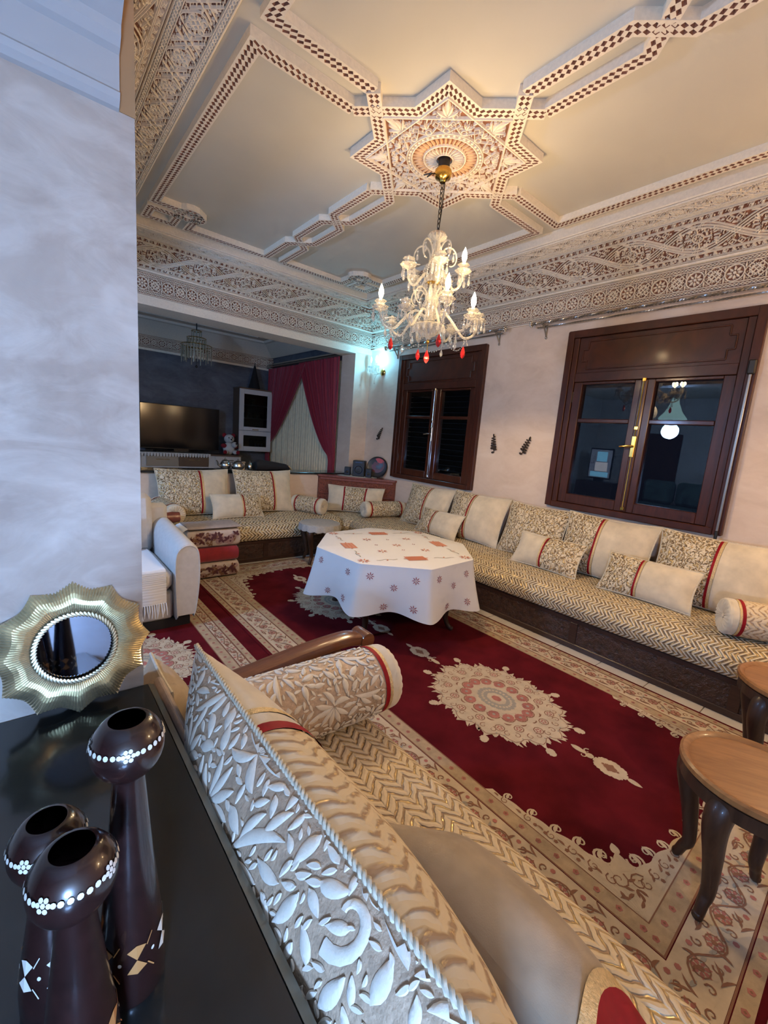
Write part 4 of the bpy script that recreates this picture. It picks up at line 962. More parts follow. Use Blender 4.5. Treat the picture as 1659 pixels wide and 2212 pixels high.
# =================================================================== RUGS
def scallop(rx, ry, lobes, amp, n=None, sub=0.35):
    n = n or lobes*10; th = np.linspace(0, 2*PI, n, endpoint=False)
    r = 1+amp*np.abs(np.cos(th*lobes/2))**0.8+amp*sub*np.cos(th*lobes*3)
    return np.stack([rx*r*np.cos(th), ry*r*np.sin(th)], 1)
def medallion(rx, ry):
    """layers of flat drawings: ivory body, rose ring, brown line work"""
    iv, ro, br, gr = Orn(), Orn(), Orn(), Orn()
    iv.poly(scallop(rx*0.86, ry*0.86, 16, 0.13)); r2 = random.Random(3)
    for k in range(64):
        a = 2*PI*k/64; q = 0.97+0.05*math.cos(16*a); iv.leaf((rx*q*0.90*math.cos(a), ry*q*0.90*math.sin(a)), math.atan2(ry*math.sin(a), rx*math.cos(a))+r2.uniform(-0.5, 0.5), 0.035+0.02*r2.random(), 0.016, 0.4, 5)
    for k in range(8):
        a = 2*PI*k/8+PI/8; x, y = rx*1.07*math.cos(a), ry*1.07*math.sin(a); iv.disc((x, y), 0.024, 9); iv.disc((x*1.035, y*1.035), 0.020, 8); iv.leaf((x*0.93, y*0.93), a, 0.05, 0.018, 0, 5)
        iv.spiral((x*1.02+0.02*math.sin(a), y*1.02-0.02*math.cos(a)), a, 0.014, 0.004, 0.8, 0.007, 8)
    for s in (-1, 1):   # pendants along the rug's length
        y = s*ry*1.06
        iv.leaf((0, y), s*PI/2, 0.09, 0.034, 0, 6); iv.disc((0, y+s*0.10), 0.020, 8); iv.poly(scallop(0.055, 0.075, 8, 0.10)+np.array((0, y+s*0.20))); iv.leaf((0, y+s*0.275), s*PI/2, 0.07, 0.030, 0, 6); br.poly(scallop(0.020, 0.028, 6, 0.15)+np.array((0, y+s*0.20)))
        for q in (-1, 1): iv.spiral((q*0.022, y+s*0.075), 0, 0.02, 0.005, q*0.8, 0.008, 8); br.disc((q*0.022, y+s*0.20), 0.008, 5); br.disc((0, y+s*(0.20+q*0.035)), 0.008, 5)
    # scalloped rose ring
    for k in range(14):
        a = 2*PI*k/14; x, y = rx*0.44*math.cos(a), ry*0.44*math.sin(a); an = math.atan2(y*rx/ry, x*ry/rx)
        ro.poly(scallop(0.033, 0.030, 4, 0.1)+np.array((x, y))); br.arc((x, y), 0.038, an-1.5, an+1.5, 0.006, 7); gr.disc((x, y), 0.010, 6); ro.leaf((x*0.82, y*0.82), an+PI, 0.035, 0.016, 0.4, 5)
    iv2 = Orn(); iv2.poly(scallop(rx*0.33, ry*0.33, 14, 0.06)); gr2 = Orn(); gr2.poly(scallop(rx*0.26, ry*0.26, 20, 0.08)); iv3 = Orn(); iv3.poly(scallop(rx*0.13, ry*0.13, 8, 0.08))
    for k in range(24): a = 2*PI*k/24; iv3.disc((rx*0.205*math.cos(a), ry*0.205*math.sin(a)), 0.009, 5)
    gr3 = Orn(); gr3.poly(scallop(rx*0.065, ry*0.065, 6, 0.1)); 
    for k in range(16):   # blossoms and scrolls in the ivory zone
        a = 2*PI*(k+0.5)/16; rr_ = 0.72 if k % 2 else 0.66; x, y = rx*rr_*math.cos(a), ry*rr_*math.sin(a)
        br.ring((x, y), 0.026, 0.005, 9); 
        for j in range(5): b = 2*PI*j/5+a; ro.disc((x+0.012*math.cos(b), y+0.012*math.sin(b)), 0.0065, 5)
        for q in (-1, 1): br.spiral((rx*0.80*math.cos(a+q*0.12), ry*0.80*math.sin(a+q*0.12)), a+PI, 0.022, 0.005, q*1.0, 0.005, 10); br.leaf((rx*0.58*math.cos(a+q*0.1), ry*0.58*math.sin(a+q*0.1)), a+q*1.2, 0.04, 0.007, q, 5); gr.disc((rx*0.86*math.cos(a+q*0.06), ry*0.86*math.sin(a+q*0.06)), 0.006, 5)
        br.line([(rx*(0.93+0.05*math.cos(16*t))*0.97*math.cos(t), ry*(0.93+0.05*math.cos(16*t))*0.97*math.sin(t)) for t in np.linspace(2*PI*k/16, 2*PI*(k+1)/16, 6)], 0.004)
    return [(iv, 'rug_ivory', 'medallion'), (ro, 'rug_rose', 'medallion_petals'), (br, 'rug_brown', 'medallion_lines'), (gr, 'rug_grey', 'medallion_buds'), (iv2, 'rug_ivory', 'medallion_core'), (gr2, 'rug_grey', 'medallion_core_ring'), (iv3, 'rug_ivory', 'medallion_eye'), (gr3, 'rug_rose', 'medallion_pupil')]
def border_run(L, w, seed):
    """scrolling flowers in a band of length L, width w (v 0..w)"""
    br, ro, gr = Orn(), Orn(), Orn(); r = random.Random(seed); n = max(1, int(round(L/0.26))); P = L/n
    t = np.linspace(0, L, n*12+1); br.line(np.stack([t, w/2+w*0.24*np.sin(2*PI*t/P)], 1), 0.006)
    for k in range(n):
        for s, x in ((1, (k+0.25)*P), (-1, (k+0.75)*P)):
            y = w/2+s*w*0.02
            for j in range(7): a = 2*PI*j/7; ro.leaf((x+0.008*math.cos(a), y+0.008*math.sin(a)), a, w*0.16, 0.013, 0, 4)
            br.ring((x, y), w*0.17, 0.004, 10); br.disc((x, y), 0.010, 6)
            for q in (-1, 1): br.spiral((x+q*P*0.17, y-s*w*0.24), PI/2, w*0.11, 0.004, q*s*1.0, 0.006, 10); br.leaf((x+q*P*0.10, y+s*w*0.10), q*0.8+s*0.6, w*0.28, 0.011, q*0.9, 6); gr.leaf((x+q*P*0.2, y-s*w*0.02), r.uniform(0, 6), 0.035, 0.012, 0.5, 5); ro.disc((x+q*P*0.22, y+s*w*0.3), 0.010, 6); br.leaf((x+q*P*0.03, y-s*w*0.34), q*0.3, 0.06, 0.009, q*s*0.7, 5)
    return br, ro, gr
def rug(name, label, x0, x1, y0, y1, z, meds, bord, corner=True, rz=0.0, e=0.0):
    """axis-aligned rug: red field, guard stripes, ivory border, medallions"""
    W, L = x1-x0, y1-y0; t = thing(name, label, 'rug', ((x0+x1)/2, (y0+y1)/2, z), rz)
    mbox('pile', 'rug_red', [(-W/2, W/2, -L/2, L/2, 0.0, 0.010)], t, 0.003)
    F = plane((0, 0, 0.010), (1, 0, 0), (0, 1, 0), (0, 0, 1)); lvl = [0.0]
    def put(nm, mat, orn, h, par=t):
        m = MB(); arr = orn.arrays(flat=True, rise=h); 
        if len(arr[0]) == 0: return None
        lay(m, arr, F); return tag(m.build(nm, mat, par, smooth=False), kind='stuff')
    def frame(nm, mat, a, b, h):      # rectangular ring from inset a to inset b
        m = MB(); X0, Y0 = W/2-a, L/2-a; X1, Y1 = W/2-b, L/2-b; z = 0.010+h
        V = [(-X0, -Y0, z), (X0, -Y0, z), (X0, Y0, z), (-X0, Y0, z), (-X1, -Y1, z), (X1, -Y1, z), (X1, Y1, z), (-X1, Y1, z)]
        m.add(V, [(i, (i+1) % 4, 4+(i+1) % 4, 4+i) for i in range(4)]); return m.build(nm, mat, t, smooth=False)
    frame('guard_stripe', 'rug_beige', 0.022+e, 0.065+e, 0.0006); frame('border_ground', 'rug_ivory', 0.075+e, bord-0.075, 0.0006); frame('guard_stripe', 'rug_beige', bord-0.067, bord, 0.0006)
    for a in (0.068+e, bord-0.072, bord-0.004): frame('border_line', 'rug_brown', a, a+0.006, 0.0010)
    BR, RO, GR = Orn(), Orn(), Orn(); w = bord-0.15-e
    for (cx, cy, rot, LL) in ((-W/2+e+0.075+w/2, 0, PI/2, L-0.16-2*e), (W/2-e-0.075-w/2, 0, PI/2, L-0.16-2*e), (0, -L/2+e+0.075+w/2, 0, W-0.16-2*w-2*e), (0, L/2-e-0.075-w/2, 0, W-0.16-2*w-2*e)):
        for dst, src in zip((BR, RO, GR), border_run(LL, w, int(LL*100))):
            tmp = Orn(); tmp.add(src, 0, 1, (-LL/2, -w/2)); dst.add(tmp, rot, 1, (cx, cy))
    for k in range(int(2*(W+L)/0.075)):     # buds in the guard stripes
        s = k*0.075
        for ins in (0.043+e, bord-0.034):
            X, Y = W/2-ins, L/2-ins; per = [2*X, 2*Y, 2*X, 2*Y]; q = s; i = 0
            while i < 3 and q > per[i]: q -= per[i]; i += 1
            if q > per[i]: continue
            p = [(-X+q, -Y), (X, -Y+q), (X-q, Y), (-X, Y-q)][i]; RO.disc(p, 0.012, 5); BR.disc(p, 0.005, 4)
    put('border_vines', 'rug_brown', BR, 0.0018); put('border_flowers', 'rug_rose', RO, 0.0014); put('border_leaves', 'rug_grey', GR, 0.0016)
    if corner:      # ivory scrolled corner pieces biting into the field
        IV, B2 = Orn(), Orn(); fx, fy = W/2-bord, L/2-bord
        for sx in (-1, 1):
            for sy in (-1, 1):
                c = Orn(); e = Orn(); cy = lambda x: 0.100*max(0.0, 1-x/0.64)**1.2+0.018+0.012*abs(math.sin(x*26))
                low = [(x, cy(x)) for x in np.linspace(0.64, 0.104, 34)]; pts = [(0.66, 0.0)]+low+[(b_, a_) for a_, b_ in low[::-1]]+[(0.0, 0.66)]; n = len(pts)
                for i in range(n-1): c.poly([(0.0, 0.0), pts[i], pts[i+1]])
                for d in (0.135, 0.20, 0.275, 0.36, 0.46, 0.57):
                    for fl in (0, 1):
                        k_ = 1.15-0.75*d; p = (d, cy(d)) if not fl else (cy(d), d); q_ = (p[0]+(0.0 if not fl else 0.022*k_), p[1]+(0.022*k_ if not fl else 0.0))
                        c.spiral(q_, -PI/2 if not fl else PI, 0.034*k_, 0.005, 0.95 if not fl else -0.95, 0.011*k_, 13); c.leaf(p, 1.1 if not fl else 0.47, 0.05*k_, 0.018*k_, 0.6 if not fl else -0.6, 6)
                        e.spiral((p[0], p[1]*0.5) if not fl else (p[0]*0.5, p[1]), 1.0, 0.022*k_, 0.005, 1.1, 0.005, 10); e.leaf((p[0]+0.03, p[1]*0.4) if not fl else (p[0]*0.4, p[1]+0.03), 0.3 if not fl else 1.2, 0.035*k_, 0.010, 0.8, 5)
                c.leaf((0.075, 0.075), PI/4, 0.14, 0.075, 0, 8); c.leaf((0.165, 0.165), PI/4, 0.05, 0.035, 0, 6)
                for q in (-1, 1): c.spiral((0.15+q*0.038, 0.15-q*0.038), PI/4+q*1.2, 0.028, 0.005, q*1.1, 0.009, 12)
                for k in range(9): e.leaf((0.03+0.03*(k % 3), 0.03+0.035*(k//3)), 0.7*k, 0.035, 0.012, 0.6, 5)
                e.spiral((0.12, 0.07), 0, 0.035, 0.006, 1.2, 0.006, 12); e.spiral((0.07, 0.12), 0, 0.035, 0.006, -1.2, 0.006, 12)
                for k in range(6): e.disc((0.2+0.045*k, 0.02), 0.009, 5); e.disc((0.02, 0.2+0.045*k), 0.009, 5)
                for dst, src in ((IV, c), (B2, e)):
                    tmp = Orn()
                    for p, w_, cl in src.st: tmp.st.append((p*np.array((-sx, -sy))+np.array((sx*fx, sy*fy)), w_, cl))
                    for p in src.pl: tmp.pl.append(p*np.array((-sx, -sy))+np.array((sx*fx, sy*fy)))
                    dst.add(tmp)
        # small scrolls along the long sides
        put('corner_scrolls', 'rug_ivory', IV, 0.0012); put('corner_flowers', 'rug_brown', B2, 0.0020)
    for (mx, my, rx, ry) in meds:
        par = None
        for k, (orn, mat, nm) in enumerate(medallion(rx, ry)):
            o2 = Orn(); o2.add(orn, 0, 1, (mx, my)); ob = put(nm, mat, o2, 0.0010+0.0003*k, t if par is None else par); par = par or ob
    return t
rug('main_rug', 'long dark red rug with ivory medallions under the round table', 1.20, 3.10, -0.03, 4.44, 0.0, [(-0.03, -0.885, 0.355, 0.44), (-0.03, 0.885, 0.355, 0.44)], 0.30)
rug('second_rug', 'dark red rug with beige border beside the white armchair', -0.75, 1.198, 1.55, 4.1, 0.0, [(0.28, -0.05, 0.30, 0.38)], 0.285, corner=False, e=0.075)

# =================================================================== ROUND TABLE WITH CLOTH
TX, TY, TZ = 2.353, 2.605, 0.625; OA = math.radians(27)
rt = thing('coffee_table', 'low dark wooden table under the white embroidered cloth', 'table', (TX, TY, 0.0115), OA)
m = MB(); m.lathe([(0.001, TZ-0.05), (0.60, TZ-0.05), (0.625, TZ-0.035), (0.625, TZ-0.014), (0.001, TZ-0.0135)], 8); m.build('table_top', 'leg_wood', rt, smooth=False)
m = MB(); m.lathe([(0.50, TZ-0.13), (0.53, TZ-0.13), (0.53, TZ-0.05), (0.50, TZ-0.05)], 24); m.build('apron', 'leg_wood', rt)
def cabriole(H, knee=0.03, foot=0.05, r0=0.028):
    """leg profile: x outward offset, z, radius"""
    pts = smooth_prof([(0.0, 0, H), (knee*0.8, 0, H*0.90), (knee, 0, H*0.76), (knee*0.2, 0, H*0.48), (-0.012, 0, H*0.22), (0.004, 0, 0.055), (foot*0.55, 0, 0.018), (foot, 0, 0.012)], 28)
    t = np.linspace(0, 1, len(pts)); rr = np.interp(t, [0, 0.12, 0.28, 0.5, 0.72, 0.86, 0.94, 1], [r0*1.1, r0*1.35, r0*1.2, r0*0.8, r0*0.58, r0*0.55, r0*0.6, r0*0.42]); return pts, rr
for k in range(4):
    a = k*PI/2; pts, rr = cabriole(TZ-0.06, 0.035, 0.06, 0.032); c, s = math.cos(a), math.sin(a); m = MB()
    m.tube([((0.50+p[0])*c, (0.50+p[0])*s, p[2]) for p in pts], list(rr), 10); m.build('leg', 'leg_wood', rt)
tcl = thing('tablecloth', 'white tablecloth with coral cross-stitch draped over the low table', 'tablecloth', (TX, TY, TZ), 0)
RO_ = 0.665; HD = 0.345
def skirt(th, v):
    """th: angle, v: 0 top .. 1 hem -> xyz"""
    a = (th-OA) % (PI/4)-PI/8; base = RO_*math.cos(PI/8)/np.cos(a)
    fold = 0.035*np.cos(8*(th-OA))*v*v+0.012*np.sin(5*th+1)*v; flare = 0.05*v
    r = base-0.006*(1-v)*0+flare+fold; zz = -0.012*np.minimum(1, v*30)-HD*v*(1+0.06*np.cos(8*(th-OA))*v+0.05*np.cos(2*th+2.2))
    return np.stack([r*np.cos(th), r*np.sin(th), zz], -1)
th = np.linspace(0, 2*PI, 193); vv = np.concatenate([[0, 0.01, 0.03], np.linspace(0.08, 1, 14)])
m = MB(); TH, VV = np.meshgrid(th, vv, indexing='ij'); m.grid(skirt(TH, VV), flip=False)
inn = [skirt(th, np.zeros_like(th))*np.array((k, k, 1)) for k in (1.0, 0.985, 0.6, 0.2, 0.001)]; P = np.stack(inn, 0); P[1:, :, 2] += 0.004; m.grid(P)
m.build('cloth', 'white_cloth', tcl, angle=60)
co, ma, gn = Orn(), Orn(), Orn()
def xflower(o, p, r, n=8, rot=0.0, w=0.011):
    for k in range(n): a = 2*PI*k/n+rot; o.leaf((p[0]+0.2*r*math.cos(a), p[1]+0.2*r*math.sin(a)), a, r*0.8, w, 0, 4)
for k in range(4):
    a = math.radians(77+90*k-5); c = (0.405*math.cos(a), 0.405*math.sin(a)); ax = np.array((-math.sin(a), math.cos(a))); ay = np.array((math.cos(a), math.sin(a))); hw_, hh = 0.075, 0.050
    for j in range(-7, 8): x = j/7*hw_; h2 = hh*(1.08 if j % 2 else 0.9); co.line([np.array(c)+ax*x-ay*h2, np.array(c)+ax*x+ay*h2], 0.0075)
    for j in (-3, -1, 1, 3): co.line([np.array(c)-ax*hw_+ay*hh*j/3.4, np.array(c)+ax*hw_+ay*hh*j/3.4], 0.006)
    for q in (-1, 1): co.leaf(np.array(c)+ax*q*hw_, math.atan2(*(ax*q)[::-1]), 0.03, 0.012, 0, 4)
    b = a+PI/4; xflower(co, (0.265*math.cos(b), 0.265*math.sin(b)), 0.045, 6); xflower(co, (0.595*math.cos(b), 0.595*math.sin(b)), 0.05, 8)
    xflower(ma, (0.17*math.cos(a), 0.17*math.sin(a)), 0.018, 4, w=0.008)
    for q in (-1, 1):
        p0 = np.array((0.435*math.cos(a+q*0.36), 0.435*math.sin(a+q*0.36))); p1 = np.array((0.525*math.cos(b if q > 0 else a-PI/4), 0)) if False else np.array((0.53*math.cos(a+q*0.66), 0.53*math.sin(a+q*0.66)))
        t = np.linspace(0, 1, 14); d = p1-p0; n_ = np.array((-d[1], d[0])); gn.line([p0+d*x+n_*0.05*math.sin(x*9) for x in t], 0.005); co.leaf(p0+d*0.45, math.atan2(d[1], d[0])+0.9, 0.03, 0.012, 0, 4)
xflower(co, (0, -0.02), 0.045, 6)
top = plane((0, 0, 0.0062), (1, 0, 0), (0, 1, 0), (0, 0, 1))
for nm, o, mt in (('coral_stitching', co, 'coral_thread'), ('maroon_stitching', ma, 'maroon_thread'), ('vine_stitching', gn, 'green_thread')):
    m = MB(); lay(m, o.arrays(flat=True, rise=0.0006), top); tag(m.build(nm, mt, tcl, smooth=False), kind='stuff')
sk = Orn(); sk2 = Orn()
for k in range(8):
    for (f, v) in ((0.16, 0.20), (0.50, 0.42), (0.80, 0.22), (0.38, 0.86), (0.78, 0.80)):
        if (k*3+int(f*10)) % 7 == 0: continue
        s_ = (k+f)*PI/4*0.63; xflower(sk, (s_, v*HD), 0.030, 8, w=0.0062); sk2.disc((s_, v*HD), 0.004, 6)
def on_skirt(UV, H):
    thv = UV[:, 0]/0.63+OA; P = skirt(thv, UV[:, 1]/HD); P2 = P.copy(); n = np.stack([np.cos(thv), np.sin(thv), 0*thv], 1); return P2+n*(0.0025+H[:, None])
m = MB(); lay(m, sk.arrays(flat=True, rise=0.0), on_skirt); tag(m.build('skirt_flowers', 'maroon_thread', tcl, smooth=False), kind='stuff')
m = MB(); lay(m, sk2.arrays(flat=True, rise=0.0012), on_skirt); tag(m.build('skirt_flower_centres', 'coral_thread', tcl, smooth=False), kind='stuff')

# =================================================================== ROUND STOOL TABLES
def side_table(label, loc, rz, r, H, top='table_top_wood', cloth=False, z=0.0115):
    t = thing('side_table', label, 'side table', (loc[0], loc[1], z), rz)
    m = MB(); m.lathe([(0.001, H-0.022), (r-0.012, H-0.022), (r, H-0.012), (r, H+0.004), (r-0.008, H+0.010), (r-0.020, H+0.006), (r-0.028, H-0.002), (0.001, H-0.003)], 48); m.build('table_top', top, t)
    m = MB(); m.lathe([(r-0.022, H-0.075), (r-0.010, H-0.070), (r-0.010, H-0.024), (r-0.03, H-0.024), (r-0.03, H-0.075)], 40); m.build('apron', 'leg_wood', t)
    for k in range(4):
        a = k*PI/2+PI/4; pts, rr = cabriole(H-0.03, 0.040, 0.030, 0.030); c, s = math.cos(a), math.sin(a); m = MB(); R = r-0.060
        m.tube([((R+p[0])*c, (R+p[0])*s, p[2]) for p in pts], list(rr), 10); m.build('leg', 'leg_wood', t)
    if cloth:
        tc_ = thing('table_cover', 'pale scalloped cover on the small round table by the banquette', 'table cover', (loc[0], loc[1], z+H), 0)
        n = 96; th = np.linspace(0, 2*PI, n+1); rows = []
        for q, zz in ((0.001, 0.014), (0.5, 0.014), (0.93, 0.014), (1.0, 0.008), (1.035, -0.02), (1.04, -0.055)):
            rr = r*q*(1+(0.02*np.sin(16*th) if zz < 0 else 0)); rows.append(np.stack([rr*np.cos(th), rr*np.sin(th), zz+0*th-(0.012*np.abs(np.sin(8*th)) if zz < -0.04 else 0)], -1))
        m = MB(); m.grid(np.stack(rows, 0)); m.build('cover_cloth', 'lace', tc_)
    return t
side_table('round caramel-topped wooden stool table nearest the camera', (1.82, 0.13), math.radians(75)-PI/4, 0.217, 0.488)
side_table('round caramel-topped wooden stool table against the long sofa', (2.67, 0.123), math.radians(60)-PI/4, 0.232, 0.52)
side_table('small round table with curved legs under a pale scalloped cover', (2.61, 4.22), math.radians(120)-PI/4, 0.235, 0.455, cloth=True)

# =================================================================== CRYSTAL CHANDELIER
ch = thing('chandelier', 'two-tier crystal chandelier with candle bulbs and red drops', 'chandelier', (SX, SY, 3.24))
CZ = 3.24                                   # world z of the hook; local z = world - CZ
def lz(z): return z-CZ
m = MB(); m.lathe([(0.001, lz(3.10)), (0.018, lz(3.102)), (0.026, lz(3.118)), (0.048, lz(3.128)), (0.055, lz(3.150)), (0.052, lz(3.165)), (0.044, lz(3.178)), (0.001, lz(3.180))], 24); m.build('canopy', 'brass', ch)
m = MB(); m.lathe([(0.03, lz(3.178)), (0.036, lz(3.19)), (0.036, lz(3.24))], 16); m.build('ceiling_hook', 'iron', ch)
m = MB(); m.tube([(0.03, 0.0, lz(3.16)), (-0.05, 0.045, lz(3.15)), (-0.085, 0.05, lz(3.12)), (-0.07, 0.03, lz(3.14)), (-0.1, 0.07, lz(3.13))], 0.004, 6); m.build('loose_wire', 'iron', ch)
m = MB(); z = 3.10; k = 0
while z > 2.825:
    a = k % 2; pts = [(0.009*math.cos(t)*(1-a), 0.009*math.cos(t)*a, lz(z-0.015)+0.019*math.sin(t)) for t in np.linspace(0, 2*PI, 12, endpoint=False)]; m.tube(pts, 0.0028, 5, closed=True); z -= 0.029; k += 1
m.tube([(0.012, -0.01, lz(3.10)), (0.016, 0.0, lz(2.95)), (0.008, 0.004, lz(2.81))], 0.0035, 6); m.build('chain', 'iron', ch)
flute = lambda n, a_: (lambda a, k: 1+a_*math.cos(n*a))
m = MB(); m.lathe([(0.008, lz(2.815)), (0.045, lz(2.812)), (0.058, lz(2.795)), (0.055, lz(2.78)), (0.03, lz(2.765)), (0.02, lz(2.76))], 30, rmod=flute(15, 0.07)); m.build('top_bowl', 'crystal', ch)
m = MB(); m.lathe([(0.02, lz(2.76)), (0.026, lz(2.74)), (0.018, lz(2.71)), (0.032, lz(2.68)), (0.040, lz(2.64)), (0.028, lz(2.60)), (0.034, lz(2.56)), (0.046, lz(2.53)), (0.030, lz(2.505)), (0.026, lz(2.48)), (0.036, lz(2.44)), (0.044, lz(2.40)), (0.030, lz(2.35)), (0.026, lz(2.30)), (0.034, lz(2.28))], 24, rmod=flute(12, 0.06)); m.build('column', 'crystal', ch)
m = MB(); m.lathe([(0.046, lz(2.50)), (0.050, lz(2.507)), (0.046, lz(2.515)), (0.030, lz(2.515))], 24); m.build('collar', 'brass', ch)
m = MB(); m.lathe([(0.012, lz(2.165)), (0.018, lz(2.18)), (0.045, lz(2.195)), (0.082, lz(2.225)), (0.095, lz(2.25)), (0.085, lz(2.262)), (0.03, lz(2.275)), (0.012, lz(2.28))], 40, rmod=flute(14, 0.09)); m.build('bottom_bowl', 'crystal', ch)
def drop_mesh(m, p, s=1.0, n=6):
    m.lathe([(0.0008, -0.045*s), (0.006*s, -0.040*s), (0.0095*s, -0.030*s), (0.0085*s, -0.020*s), (0.0045*s, -0.008*s), (0.001, 0.0)], n, p)
def add_arm(a, r, z0, zdip, zcup, lit, seed, watts=CHANDELIER_W):
    """one S arm in the vertical plane at angle a; cup, saucer, socket, bulb and pendants are its sub-parts"""
    c, s = math.cos(a), math.sin(a); P = lambda q, z: (q*c, q*s, lz(z))
    m = MB(); sp = smooth_prof([P(0.03, z0), P(r*0.30, z0+0.035), P(r*0.52, (z0+zdip)/2+0.02), P(r*0.72, zdip), P(r*0.92, zdip+0.022), P(r, zcup-0.025)], 22)
    m.tube([tuple(p) for p in sp], 0.0085, 7); arm = m.build('arm', 'crystal', ch)
    m = MB(); m.lathe([(0.008, -0.028), (0.014, -0.022), (0.040, -0.010), (0.050, 0.004), (0.046, 0.008), (0.014, 0.0)], 24, P(r, zcup), rmod=flute(8, 0.10)); m.build('saucer', 'crystal', arm)
    m = MB(); m.lathe([(0.013, 0.0), (0.022, 0.012), (0.024, 0.026), (0.036, 0.036), (0.034, 0.041), (0.012, 0.036)], 24, P(r, zcup), rmod=flute(8, 0.08)); m.build('candle_cup', 'crystal', arm)
    m = MB(); m.lathe([(0.010, 0.034), (0.011, 0.052), (0.009, 0.056)], 12, P(r, zcup)); m.build('socket', 'crystal_clear', arm)
    if lit:
        m = MB(); m.lathe([(0.008, 0.054), (0.013, 0.066), (0.0175, 0.084), (0.0150, 0.106), (0.007, 0.128), (0.0008, 0.142)], 16, P(r, zcup)); m.build('bulb', 'bulb_lit', arm)
        point_light('bulb_light', P(r, zcup+0.095), WARM, watts, 0.03, ch)
    m = MB(); rnd = random.Random(seed)
    for k in range(5):
        b = 2*PI*k/5+rnd.uniform(0, 1); x, y = r*c+0.046*math.cos(b), r*s+0.046*math.sin(b); zz = lz(zcup)-0.004
        for j in range(2): m.ball((x, y, zz-0.010-0.014*j), 0.0062, 7, 5)
        drop_mesh(m, (x, y, zz-0.030), 0.9+0.3*rnd.random())
    tag(m.build('pendants', 'crystal_clear', arm), kind='stuff')
    return arm
view = math.atan2(-SY, -SX)                 # towards the camera
rt_ = view+PI/2                             # screen right as seen from the camera
n8 = 8
lit_lower = {}
angs = [rt_+2*PI*k/n8+0.26 for k in range(n8)]
# lower tier: eight arms; the lit ones are at screen left, front left and front right
for k, a in enumerate(angs):
    off = (a-rt_+PI) % (2*PI)-PI
    add_arm(a, 0.335 if k % 2 == 0 else 0.30, 2.30, 2.205, 2.325 if k % 2 == 0 else 2.285, k in (4, 6, 7), 10+k)
for k in range(5):
    a = rt_-0.15+2*PI*k/5; add_arm(a, 0.185, 2.53, 2.475, 2.585, k == 0, 40+k, CHANDELIER_W*0.45)
# glass scroll ornaments
def scroll(a, z0, R, up):
    c, s = math.cos(a), math.sin(a); m = MB(); pts = []
    for t in np.linspace(0, 1, 26):
        an = -0.6+t*5.4; rr = R*(1-0.55*t); pts.append((0.035+R*0.95-rr*math.cos(an)*1.0, z0+R*0.2+rr*math.sin(an)*1.25))
    m.tube([(q*c, q*s, lz(z)) for q, z in pts], [0.0065*(1-0.4*t) for t in np.linspace(0, 1, 26)], 6); so = m.build('scroll', 'crystal', ch)
    m = MB(); q, z = pts[12]; m.ball((q*c, q*s, lz(z)-0.02), 0.007, 7, 5); drop_mesh(m, (q*c, q*s, lz(z)-0.03), 1.0); m.build('pendant', 'crystal_clear', so)
for k in range(5): scroll(rt_+0.35+2*PI*k/5, 2.66, 0.070, True)
for k in range(8): scroll(angs[k]+PI/8, 2.40, 0.062, True)
# bead curtain around the column
for k in range(12):
    a = 2*PI*k/12; m = MB()
    for j in range(10): q = 0.052+0.018*math.sin(j/9*PI)*(1 if k % 2 else 0.6); m.ball((q*math.cos(a), q*math.sin(a), lz(2.62)-j*0.011), 0.0056, 6, 4)
    drop_mesh(m, (0.055*math.cos(a), 0.055*math.sin(a), lz(2.505)), 0.9); tag(m.build('bead_string', 'crystal_clear', ch), kind='stuff')
for k in range(14):
    a = 2*PI*k/14; m = MB()
    for j in range(11): t = j/10; q = 0.045+0.05*t; m.ball((q*math.cos(a), q*math.sin(a), lz(2.40)-t*0.13), 0.006, 6, 4)
    drop_mesh(m, (0.1*math.cos(a), 0.1*math.sin(a), lz(2.25)), 1.0); tag(m.build('bead_string', 'crystal_clear', ch), kind='stuff')
# festoons between lower arms, red drops and long clear drops
for k in range(8):
    a0, a1 = angs[k], angs[k]+PI/4; m = MB()
    for j in range(13):
        t = j/12; a = a0+(a1-a0)*t; q = 0.26; m.ball((q*math.cos(a), q*math.sin(a), lz(2.195)-0.055*math.sin(PI*t)), 0.0048, 6, 4)
    tag(m.build('festoon', 'crystal_clear', ch), kind='stuff')
for k, a in enumerate(angs):
    q = 0.25 if k % 2 == 0 else 0.20; x, y = q*math.cos(a), q*math.sin(a); m = MB()
    for j in range(3): m.ball((x, y, lz(2.195)-0.014*j), 0.006, 6, 4)
    if k % 2 == 1: drop_mesh(m, (x, y, lz(2.145)), 1.15, 8); m.build('long_drop', 'crystal_clear', ch)
    else: m.build('drop_beads', 'crystal_clear', ch); m2 = MB(); drop_mesh(m2, (x, y, lz(2.150)), 1.75, 8); m2.build('red_drop', 'crystal_red', ch)
dn = bpy.data.lights.new('added_downlight', 'SPOT'); dn.color = WARM; dn.energy = ADDED_DOWN_W; dn.spot_size = math.radians(172); dn.spot_blend = 0.2; dn.shadow_soft_size = 0.12  # added spot without a bulb, lights downward so the ceiling stays dimmer
do = bpy.data.objects.new('added_downlight', dn); COL.objects.link(do); do.parent = ch; do.location = (0, 0, lz(2.06))
m = MB(); m.tube([(0, 0, lz(2.17)), (0, 0, lz(2.10))], 0.003, 6); m.ball((0, 0, lz(2.15)), 0.012, 10, 8); m.build('finial', 'brass', ch); m = MB(); drop_mesh(m, (0, 0, lz(2.10)), 1.9, 8); m.build('red_drop', 'crystal_red', ch)

